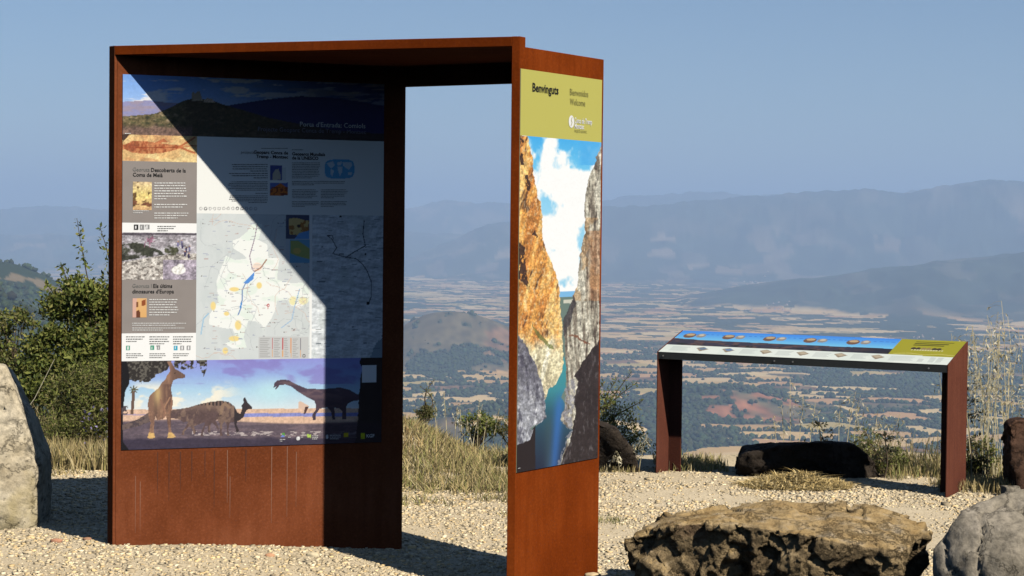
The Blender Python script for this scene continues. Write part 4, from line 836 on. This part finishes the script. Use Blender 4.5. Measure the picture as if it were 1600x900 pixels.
SB.lines('small_print', 808.5, 731.5, 820, 1, 3.4, M_WHITEINK, banner)

# ------------------------------------------------------------------ the sloping reading table
CD = np.array([.8551, -.5185, 0]); CN = np.array([.5185, .8551, 0]); C0 = np.array([1.068, 14.14, 0]); CL = 2.197; CW = .41; ZF, ZB = .722, .862
tab = thing('reading_table', (2.0, 13.6, -.18), 'long low reading table with a tilted colour panorama top on two rusty steel legs', 'reading table')
def cp(s_, t_): return p2(C0 + CD * s_ + CN * t_)
def zt(t_): return ZF + (ZB - ZF) * t_ / CW
for s_ in (0, 1):
    a0 = .0 if s_ == 0 else CL - .008
    lg = box([cp(a0, 0), cp(a0 + .008, 0), cp(a0 + .008, CW), cp(a0, CW)], 'side_plate', M_CORTC, tab, -.45, [zt(0) + .003, zt(0) + .003, zt(CW) + .003, zt(CW) + .003])
    b0 = .0085 if s_ == 0 else CL - .0085 - .10
    box([cp(b0, .19), cp(b0 + .10, .19), cp(b0 + .10, .198), cp(b0, .198)], 'cross_plate', M_CORTC, tab, -.45, zt(.19) - .055)
tray = box([cp(.009, .002), cp(CL - .009, .002), cp(CL - .009, CW), cp(.009, CW)], 'tray', M_DMETAL, tab, [zt(0) - .052, zt(0) - .052, zt(CW) - .052, zt(CW) - .052], [zt(0) - .002, zt(0) - .002, zt(CW) - .002, zt(CW) - .002])
for s_ in (.05, .93, 1.07, 2.06, 1.2):
    if s_ == 1.2: continue
    t_ = np.linspace(0, 2 * np.pi, 9)[:-1]; ce = C0 + CD * s_ + np.array([0, 0, ZF - .027])
    V = [ce + CD * .006 * math.cos(k) + np.array([0, 0, .006 * math.sin(k)]) - CN * dd_ for dd_ in (0., .004) for k in t_]
    mesh('bolt', V, [tuple(range(15, 7, -1))] + [(k, (k + 1) % 8, 8 + (k + 1) % 8, 8 + k) for k in range(8)], M_BOLT, tab)
wv_ = CN * CW + np.array([0, 0, ZB - ZF]); wl2 = np.linalg.norm(wv_); wv_ = wv_ / wl2; nn_ = np.cross(CD, wv_)
ST = Sheet(C0 + CD * .010 + np.array([0, 0, ZF]), CD, wv_, nn_, ((CL - .02, wl2), [(0, 100), (0, 0), (1000, 100), (1000, 0)]))
def art_table(a):
    X, Y = a.X, a.Y
    a.grad([0, 40], [[70, 140, 232], [120, 196, 236]])
    for x in range(60, 780, 20): a.rect(x, 14, x + 9 + x % 7, 16, [70, 120, 200])
    for x in (35, 180, 330, 475, 625):
        a.ell(x + 10, 22, 22, 11, [120, 92, 74]); a.ell(x + 10, 18, 16, 5, [196, 170, 130]); a.ell(x + 52, 21, 17, 9, [150, 146, 140]); a.ell(x + 52, 18, 10, 4, [206, 196, 176])
    yl = 34 + 8 * np.interp(X, [0, 100, 800], [0, .6, 1]) + 4 * a.n(40, 10, 401)
    a.put(Y > yl, [66, 62, 74]); a.put((Y > yl) * sm((a.n(24, 6, 403) - .5) / .12), [98, 78, 74]); a.put((Y > yl) * (Y > 56) * sm((a.n(14, 5, 405) - .55) / .1), [44, 46, 40]); a.put((Y > yl) * sm((X - 600) / 150) * .6, [34, 36, 44])
    a.put((Y > 66), [232, 238, 228])
    a.put((Y > 66) * (a.n(60, 30, 407) > .5), [226, 234, 224])
    for x in (120, 215, 350, 480, 610, 735):
        a.poly([(x, 76), (x + 22, 70), (x + 48, 80), (x + 24, 90)], [150, 134, 112]); a.poly([(x + 4, 76), (x + 22, 72), (x + 42, 79), (x + 24, 84)], [190, 176, 150])
    for x, c in ((126, [110, 130, 150]), (222, [110, 136, 170])): a.poly([(x, 76), (x + 22, 72), (x + 36, 79), (x + 18, 84)], c)
    for x0, x1 in ((30, 95), (285, 340), (415, 470), (545, 600), (675, 725), (800, 880)):
        for j in range(5): a.rect(x0, 73 + 4.4 * j, x1 - 5 * (j % 3), 74.6 + 4.4 * j, [196, 202, 196])
    for x0 in (930, 955):
        for j in range(5): a.rect(x0, 73 + 4.4 * j, x0 + 18, 74.6 + 4.4 * j, [186, 192, 186])
    o = (X > 785 ) & (Y < 66 + (X > 900) * 2); a.put(o, [166, 160, 46])
    for j in range(3): a.rect(840, 8 + 7 * j, 965 - 12 * j, 11 + 7 * j, [70, 66, 24])
    for x in (850, 866, 884, 900, 918, 934): a.ell(x, 38, 8, 5, [70, 60, 50] if x % 4 else [150, 130, 90])
    for x in range(846, 946, 9): a.rect(x, 42, x + 6, 46, [216, 210, 160])
    a.line([(800, 62), (850, 58), (900, 63), (950, 58), (1000, 62)], 2.2, [206, 196, 110])
    a.rect(895, 80, 912, 92, [210, 214, 206])
o = ST.block('panorama_sheet', 0, 0, 0, 0, art_table, tab, lift=.0012, full=(0, 0, CL - .02, wl2), res=.0048); o['label'] = 'printed panorama strip, blue, brown and white with an olive end'

# ------------------------------------------------------------------ vegetation
def tube(pts, r0, r1, sides=5):
    P = np.array(pts, float); n = len(P); V = []
    for i in range(n):
        t = P[min(i + 1, n - 1)] - P[max(i - 1, 0)]; t = t / max(1e-9, np.linalg.norm(t)); a = np.cross(t, [0.31, .17, .93] if abs(t[2]) < .9 else [1, .1, 0]); a /= np.linalg.norm(a); b = np.cross(t, a)
        r = r0 + (r1 - r0) * i / max(1, n - 1)
        for k in range(sides): V.append(P[i] + r * (math.cos(6.2832 * k / sides) * a + math.sin(6.2832 * k / sides) * b))
    F = [(i * sides + k, i * sides + (k + 1) % sides, (i + 1) * sides + (k + 1) % sides, (i + 1) * sides + k) for i in range(n - 1) for k in range(sides)]
    return V, F
def join(parts):
    V = []; F = []
    for v, f in parts:
        k = len(V); V += list(v); F += [tuple(i + k for i in q) for q in f]
    return V, F
def leaves(P, size, pal, up=.3, narrow=.5, seed=0):
    """one folded leaf (two quads-worth of triangles) at every point"""
    r = np.random.default_rng(seed); n = len(P)
    d = r.normal(size=(n, 3)); d[:, 2] += up; d /= np.linalg.norm(d, axis=1)[:, None]
    s = np.cross(d, r.normal(size=(n, 3))); s /= np.linalg.norm(s, axis=1)[:, None]; nn = np.cross(d, s)
    L = (size * r.uniform(.6, 1.35, n))[:, None]; w = L * narrow * .5
    V = np.stack([P, P + d * L * .5 + s * w + nn * w * .4, P + d * L, P + d * L * .5 - s * w + nn * w * .4], 1).reshape(-1, 3)
    i = np.arange(n)[:, None] * 4; F = np.concatenate([i + np.array([[0, 1, 2]]), i + np.array([[0, 2, 3]])])
    c = np.asarray(pal)[r.integers(0, len(pal), n)] * r.uniform(.7, 1.25, (n, 1))
    return V, F, np.repeat(c, 4, 0)
GREEN = [[.14, .175, .038], [.19, .215, .048], [.23, .245, .055], [.095, .125, .032], [.28, .265, .075]]
OLIVE = [[.17, .17, .057], [.22, .205, .075], [.125, .135, .044], [.27, .235, .10]]
YELLOW = [[.21, .24, .055], [.27, .28, .075], [.16, .19, .045]]
def shrub(name, base, lobes, nl, size, pal, label, cat='shrub', seed=0, shoots=(), narrow=.5, stem_r=.012, extra=()):
    r = np.random.default_rng(seed); t = thing(name, base, label, cat); st = []; P = []
    tot = sum(l[3] * l[4] * l[5] for l in lobes)
    for (x, y, z, rx, ry, rz) in lobes:
        nc = max(5, int(46 * (rx * ry * rz / tot) * len(lobes) ** .6))
        u = r.normal(size=(nc, 3)); u /= np.linalg.norm(u, axis=1)[:, None]; rad = r.uniform(.35, 1.0, nc) ** .6
        C = np.array([x, y, z]) + u * rad[:, None] * np.array([rx, ry, rz])
        k = max(20, int(nl * rx * ry * rz / tot / nc))
        for c in C:
            P.append(c + r.normal(size=(k, 3)) * r.uniform(.055, .12) * (rx * ry * rz) ** (1 / 3) * np.array([2.2, 2.2, 2.0]))
            m_ = (np.array(base) + c) / 2 + r.normal(size=3) * .03; st.append(tube([base, m_, c], stem_r * r.uniform(.4, 1), .002, 4))
    for (x0, y0, z0, x1, z1, k, sp) in shoots:
        q = np.linspace(0, 1, 6); bend = r.normal(size=2) * .03
        pts = [(x0 + (x1 - x0) * a + bend[0] * math.sin(a * 3), y0 + bend[1] * math.sin(a * 3), z0 + (z1 - z0) * a) for a in q]; st.append(tube(pts, .007, .002, 4))
        a = r.random(k) ** .8; b = np.array([np.interp(a, q, [p[i] for p in pts]) for i in range(3)]).T
        P.append(b + r.normal(size=(k, 3)) * np.array([sp, sp, .03]) * (1.15 - a)[:, None])
    P = np.concatenate(P); P = P[P[:, 2] > gz(P[:, 0], P[:, 1]) - .02]
    V, F, c = leaves(P, size, pal, .4, narrow, seed); mesh('foliage', V, F, M_LEAF, t, c)['kind'] = 'stuff'
    V, F = join(st); mesh('stems', V, F, M_STEM, t)
    for nm, Vv, Ff, cc in extra: mesh(nm, Vv, Ff, M_LEAF, t, cc)['kind'] = 'stuff'
    return t
# left side of the picture
shrub('shrub', (-3.05, 15.0, -.1), [(-3.0, 15.0, .50, .50, .45, .40), (-2.75, 15.05, .88, .36, .4, .36), (-3.50, 14.9, .62, .20, .3, .22), (-3.62, 14.9, .34, .22, .3, .30), (-3.40, 14.8, .42, .28, .3, .36), (-3.30, 15.0, .92, .24, .25, .28), (-3.24, 15.0, .98, .20, .25, .24), (-3.42, 15.0, .78, .22, .25, .25), (-2.6, 15.1, .4, .6, .5, .5)], 66000, .042, GREEN,
      'large leafy green bush with tall thin shoots behind the left of the kiosk', seed=11,
      shoots=[(-3.20, 15.0, .8, -3.38, 1.66, 90, .05), (-3.1, 15.05, .9, -3.22, 1.60, 90, .06), (-3.0, 15.05, .9, -3.02, 1.72, 120, .06), (-2.98, 15.05, .9, -2.93, 1.82, 110, .05), (-3.3, 15.0, .9, -3.50, 1.30, 80, .05), (-3.45, 15.0, .8, -3.62, 1.15, 70, .05), (-2.9, 15.0, 1.0, -2.85, 1.86, 80, .05)])
fl = np.random.default_rng(5); fp = np.column_stack([fl.uniform(-3.0, -2.55, 70), fl.uniform(13.3, 13.6, 70), fl.uniform(.10, .34, 70)])
fV, fF, fC = leaves(fp, .022, [[.30, .26, .48], [.38, .33, .55], [.25, .22, .40]], .2, .9, 6)
shrub('shrub', (-2.95, 13.75, -.1), [(-3.05, 13.75, .22, .33, .28, .26), (-2.7, 13.8, .20, .32, .28, .24), (-2.95, 13.9, .42, .35, .25, .18)], 15000, .034, YELLOW + OLIVE,
      'bushy yellow green herb with small lilac flowers beside the tall pale boulder', 'bush', 12, narrow=.26, stem_r=.006, extra=[('flowers', fV, fF, fC)])
shrub('shrub', (-4.15, 16.3, .1), [(-4.2, 16.3, .80, .16, .2, .10), (-4.45, 16.3, .74, .25, .3, .13), (-4.40, 16.3, .50, .26, .3, .16), (-4.36, 16.3, .24, .28, .3, .2)], 5600, .04, OLIVE + GREEN, 'small dark bush at the left edge, above the tall pale boulder', seed=13)
# behind the banner wall
shrub('shrub', (.70, 14.9, -.2), [(.72, 14.85, .22, .16, .2, .14), (.88, 14.9, .08, .16, .2, .14), (.98, 14.9, -.05, .12, .2, .10)], 1500, .030, OLIVE + GREEN, 'wiry olive shrub growing out behind the dark rounded boulder', seed=14,
      shoots=[(.7, 14.9, .2, .93, .52, 60, .03), (.72, 14.9, .2, .82, .46, 50, .03), (.7, 14.9, .2, .98, .44, 60, .03), (.75, 14.9, .15, 1.02, .30, 40, .03), (.68, 14.9, .2, .72, .44, 40, .03)], narrow=.35, stem_r=.005)
shrub('shrub', (-.28, 15.3, -.15), [(-.27, 15.3, .06, .13, .12, .09), (-.18, 15.3, .02, .1, .1, .07)], 1000, .03, YELLOW, 'small bright green plant at the top of the dry grass in the opening', 'plant', 15, narrow=.4, stem_r=.004)
shrub('shrub', (.05, 15.2, -.15), [(.0, 15.2, .06, .14, .12, .08)], 500, .026, OLIVE, 'dull olive tuft beside the banner post, seen through the opening', 'plant', 16, narrow=.3, stem_r=.004)
shrub('shrub', (-.72, 15.1, .1), [(-.66, 15.1, .16, .07, .07, .05)], 160, .026, OLIVE, 'grey green sprig on the grassy mound at the left of the opening', 'plant', 17, narrow=.3, stem_r=.004, shoots=[(-.66, 15.1, .2, -.6, .42, 40, .03), (-.62, 15.1, .2, -.7, .36, 40, .03)])
shrub('shrub', (2.85, 14.2, -.2), [(2.78, 14.2, -.06, .18, .15, .12), (2.66, 14.3, .06, .12, .12, .1)], 1500, .034, OLIVE + YELLOW, 'low green bush between the long dark boulder and the right table leg', 'bush', 18, narrow=.22, stem_r=.004)
shrub('shrub', (3.45, 14.0, -.15), [(3.42, 14.0, .0, .14, .14, .12), (3.3, 14.0, -.08, .1, .1, .08)], 1200, .03, YELLOW + OLIVE, 'small green plant low beside the jagged brown rock', 'plant', 19, narrow=.35, stem_r=.004)

def blades(n, X, Y, hmin, hmax, pal, seed, lean=.5, w=.0035, z=None):
    """curved grass blades, three segments each"""
    r = np.random.default_rng(seed); h = r.uniform(hmin, hmax, n); a = r.uniform(0, 6.283, n); l = h * lean * r.random(n) ** .7
    B = np.column_stack([X, Y, (gz(X, Y) if z is None else z) - .01]); D = np.column_stack([np.cos(a), np.sin(a), 0 * a]); sd = np.column_stack([-np.sin(a * 3.1), np.cos(a * 3.1), 0 * a])
    Vs = []
    for t, ww in ((0, 1), (.4, .9), (.75, .6), (1, 0.05)):
        c = B + D * (l * t ** 1.8)[:, None]; c[:, 2] += h * (t - .18 * t * t * (l / h)); Vs += [c - sd * w * ww, c + sd * w * ww]
    V = np.stack(Vs, 1).reshape(-1, 3); i = np.arange(n)[:, None] * 8; F = np.concatenate([i + np.array([[k, k + 1, k + 3, k + 2]]) for k in (0, 2, 4)])
    c = np.asarray(pal)[r.integers(0, len(pal), n)] * r.uniform(.7, 1.2, (n, 1)); return V, F, np.repeat(c, 8, 0)
STRAW = [[.56, .44, .21], [.62, .51, .28], [.52, .39, .17], [.48, .38, .18], [.44, .36, .15], [.36, .32, .12], [.58, .45, .22]]
GSTRAW = STRAW + [[.36, .34, .12], [.31, .31, .105]]
parts = []
def patch(n, x0, x1, y0, y1, hmin, hmax, pal, seed, thr=.4, **k):
    r = np.random.default_rng(seed); X = r.uniform(x0, x1, n * 2); Y = r.uniform(y0, y1, n * 2)
    q = fbm(X * 2.6, Y * 2.6, seed, 3) + .25 * (Y - y0) / (y1 - y0) > thr + .1 * r.random(n * 2)
    X, Y = X[q][:n], Y[q][:n]; parts.append(blades(len(X), X, Y, hmin, hmax, pal, seed + 1, **k))
patch(8500, -1.0, .45, 13.0, 15.5, .03, .13, GSTRAW, 31, .48, lean=.9); patch(3200, -1.0, .45, 11.8, 13.6, .02, .09, GSTRAW, 33, .60, lean=1.0); patch(4500, -1.2, -.3, 14.0, 15.2, .03, .10, [[.46, .30, .13], [.50, .36, .17]] + STRAW[:4], 35, .2, lean=1.0)
patch(450, -1.0, .45, 13.4, 15.0, .12, .24, GSTRAW, 36, .5, lean=.7)
patch(7000, -3.7, -2.0, 13.0, 14.0, .08, .24, STRAW, 37, .40); patch(2500, -4.5, -2.0, 14.2, 15.6, .15, .4, GSTRAW, 39, .35); patch(1300, -3.7, -2.0, 12.4, 13.2, .02, .09, STRAW, 40, .56, lean=1.0)
patch(1100, 1.10, 1.62, 14.25, 14.9, .03, .11, GSTRAW, 41, .45); patch(3200, 2.72, 4.3, 13.75, 14.9, .03, .13, GSTRAW, 43, .45); patch(500, .45, 1.1, 13.95, 14.2, .02, .08, STRAW, 45, .6)
patch(2200, 2.98, 3.9, 13.15, 13.7, .03, .11, STRAW, 47, .45); patch(260, 2.6, 3.6, 14.1, 14.9, .14, .30, GSTRAW, 48, .3)
V, F, c_ = [np.concatenate(q) if i != 1 else q for i, q in enumerate(zip(*parts))]
off = 0; Fs = []
for p in parts: Fs.append(p[1] + off); off += len(p[0])
props(mesh('dry_grass', V, np.concatenate(Fs), M_GRASS, cols=c_), 'dry straw coloured grass along the rim of the viewpoint', kind='stuff')
r = np.random.default_rng(51); n = 4200; a = r.uniform(0, 6.283, n); q = np.sqrt(r.random(n))
X = 2.0 + .40 * q * np.cos(a); Y = 13.50 + .26 * q * np.sin(a)
V, F, c_ = blades(n, X, Y, .015, .06, [[.74, .55, .24], [.80, .63, .32], [.60, .43, .17]], 52, lean=3.6, w=.0045, z=gz(X, Y) + .10 * (1 - q ** 1.5) * r.random(n) * (.5 + fbm(X * 7, Y * 7, 55, 2)))
props(mesh('straw_heap', V, F, M_GRASS, cols=c_), 'heap of golden cut straw in front of the long dark boulder', 'straw heap')
r = np.random.default_rng(53); X = r.normal(.62, .06, 160); Y = r.normal(11.75, .08, 160)
V, F, c_ = blades(160, X, Y, .015, .05, [[.24, .24, .08], [.34, .30, .12]], 54, w=.0025)
props(mesh('grass_tuft', V, F, M_GRASS, cols=c_), 'tiny green grass tuft alone on the gravel path right of the kiosk', kind='stuff')

def oats(label, spots, seed, pal, droop=.05):
    """tall dry wild oats: thin stalks with a loose head of pale husks"""
    r = np.random.default_rng(seed); x0, y0 = spots[0][:2]; t = thing('wild_oats', (x0, y0, float(gz(x0, y0))), label, 'dry grass'); st = []; hs = []
    for (x, y, h, lx) in spots:
        z0 = float(gz(x, y)); q = np.linspace(0, 1, 7)
        pts = [(x + lx * a ** 1.7, y + .03 * a * r.normal(), z0 - .02 + h * a) for a in q]; st.append(tube(pts, .0036, .0018, 3))
        for k in range(r.integers(9, 20)):
            a = r.uniform(.62, 1.0); b = np.array([np.interp(a, q, [p[i] for p in pts]) for i in range(3)]); e = b + np.array([r.normal() * droop, r.normal() * droop, r.uniform(-.05, .02)])
            st.append(tube([b, (b + e) / 2 + np.array([0, 0, .012]), e], .0009, .0007, 3)); hs.append(e)
    V, F = join(st); cc = np.tile(np.array(pal[0]), (len(V), 1)); mesh('stalks', V, F, M_GRASS, t, cc)
    P = np.repeat(np.array(hs), 2, 0); V, F, c_ = leaves(P, .034, pal, -1.3, .28, seed); mesh('husks', V, F, M_GRASS, t, c_)['kind'] = 'stuff'
PAL = [[.58, .50, .30], [.68, .61, .42], [.50, .42, .22], [.74, .68, .50]]
r = np.random.default_rng(61)
oats('tall thicket of pale wild oats at the right edge behind the table', [(r.uniform(3.30, 3.95), r.uniform(13.75, 14.5), r.uniform(.55, 1.22), r.normal() * .10) for _ in range(50)] + [(3.62, 14.0, 1.32, -.07), (3.85, 14.0, 1.2, -.06), (3.5, 14.0, 1.12, .05)], 62, PAL)
oats('few tall oat stalks rising behind the left part of the long dark boulder', [(2.14, 14.75, .66, .0), (2.20, 14.7, .55, .03), (2.10, 14.75, .46, -.03), (2.28, 14.7, .48, .04), (2.05, 14.75, .36, -.04)], 63, PAL)
oats('spray of oats between the long dark boulder and the right table leg', [(2.5, 14.7, .50, .02), (2.56, 14.7, .58, .07), (2.62, 14.7, .52, .03), (2.72, 14.6, .40, .06), (2.78, 14.6, .45, .0), (2.9, 14.6, .35, .04), (2.85, 14.6, .42, .1), (2.66, 14.6, .44, -.05)], 64, PAL)
oats('sparse dry stalks standing above the grass in the opening of the kiosk', [(-.38, 15.2, .34, -.02), (-.22, 15.2, .36, .05), (-.30, 15.2, .4, .08), (-.14, 15.2, .38, .05), (-.26, 15.2, .45, .01), (-.50, 15.2, .42, -.03), (-.08, 15.2, .3, .05), (-.58, 15.2, .40, -.05), (-.44, 15.2, .34, .02), (-.30, 15.2, .28, -.05)], 65, PAL, .012)
oats('two dry stalks between the dark rounded boulder and the left table leg', [(.95, 14.2, .30, .06), (.86, 14.2, .26, .10), (.80, 14.1, .18, -.02)], 66, PAL, .02)
def wand(label, pts, rad, mat):
    V, F = tube(pts, rad, rad * .4, 5); o = mesh('dry_stem', V, F, mat, smooth=True); props(o, label, 'stem'); return o
wand('single pale dry stem leaning in front of the large bush', [(-3.52, 13.6, .10), (-3.46, 13.6, .24), (-3.36, 13.6, .38), (-3.22, 13.6, .66)], .005, plain('pale_stem', (.5, .46, .32), .8))
def thistle(label, x, y, h, seed, lx=0):
    r = np.random.default_rng(seed); z0 = float(gz(x, y)); t = thing('thistle', (x, y, z0), label, 'thistle'); q = np.linspace(0, 1, 8)
    pts = [(x + lx * a + .015 * math.sin(5 * a), y, z0 + h * a) for a in q]; st = [tube(pts, .008, .003, 5)]; P = []
    for k in range(int(h * 36)):
        a = r.uniform(.12, 1); b = np.array([np.interp(a, q, [p[i] for p in pts]) for i in range(3)]); s_ = r.choice([-1, 1]); L = r.uniform(.05, .17) * (1.15 - a * .8)
        e = b + np.array([s_ * L, r.normal() * .04, r.uniform(-.1, .5) * L]); st.append(tube([b, (b + e) / 2 + np.array([0, 0, .012]), e], .003, .001, 4)); P += [b + (e - b) * w_ for w_ in np.linspace(.1, 1, 7)]
    V, F = join(st); mesh('stems', V, F, M_STEM, t)
    V, F, c_ = leaves(np.repeat(np.array(P), 2, 0), .034, [[.035, .042, .020], [.055, .06, .03], [.03, .034, .02]], .2, .35, seed); mesh('leaves', V, F, M_LEAF, t, c_)['kind'] = 'stuff'
thistle('tall dark thistle right of the reading table', 3.33, 13.9, .80, 71, -.08)
thistle('small dark thistle under the right end of the table', 2.72, 14.0, .32, 72, .02)
thistle('short dark sprig behind the top of the long dark boulder', 2.36, 14.8, .30, 73, .03)

# ------------------------------------------------------------------ the hazy air over the valley
m = bpy.data.materials.new('valley_haze'); m.use_nodes = True; nt = m.node_tree
nt.nodes.remove(nt.nodes['Principled BSDF'])
pv = nt.nodes.new('ShaderNodeVolumePrincipled'); pv.inputs['Color'].default_value = (.46, .64, .93, 1); pv.inputs['Density'].default_value = 6.2e-5; pv.inputs['Anisotropy'].default_value = 0.0
nt.links.new(pv.outputs[0], nt.nodes['Material Output'].inputs['Volume'])
a, b0, b1 = 63000, -900, 1250
hz = mesh('haze', [(x, y, z) for z in (b0, b1) for y in (-a, a) for x in (-a, a)], [(0, 2, 3, 1), (4, 5, 7, 6), (0, 1, 5, 4), (2, 6, 7, 3), (0, 4, 6, 2), (1, 3, 7, 5)], m)
props(hz, 'pale blue haze hanging over the valley', kind='stuff')
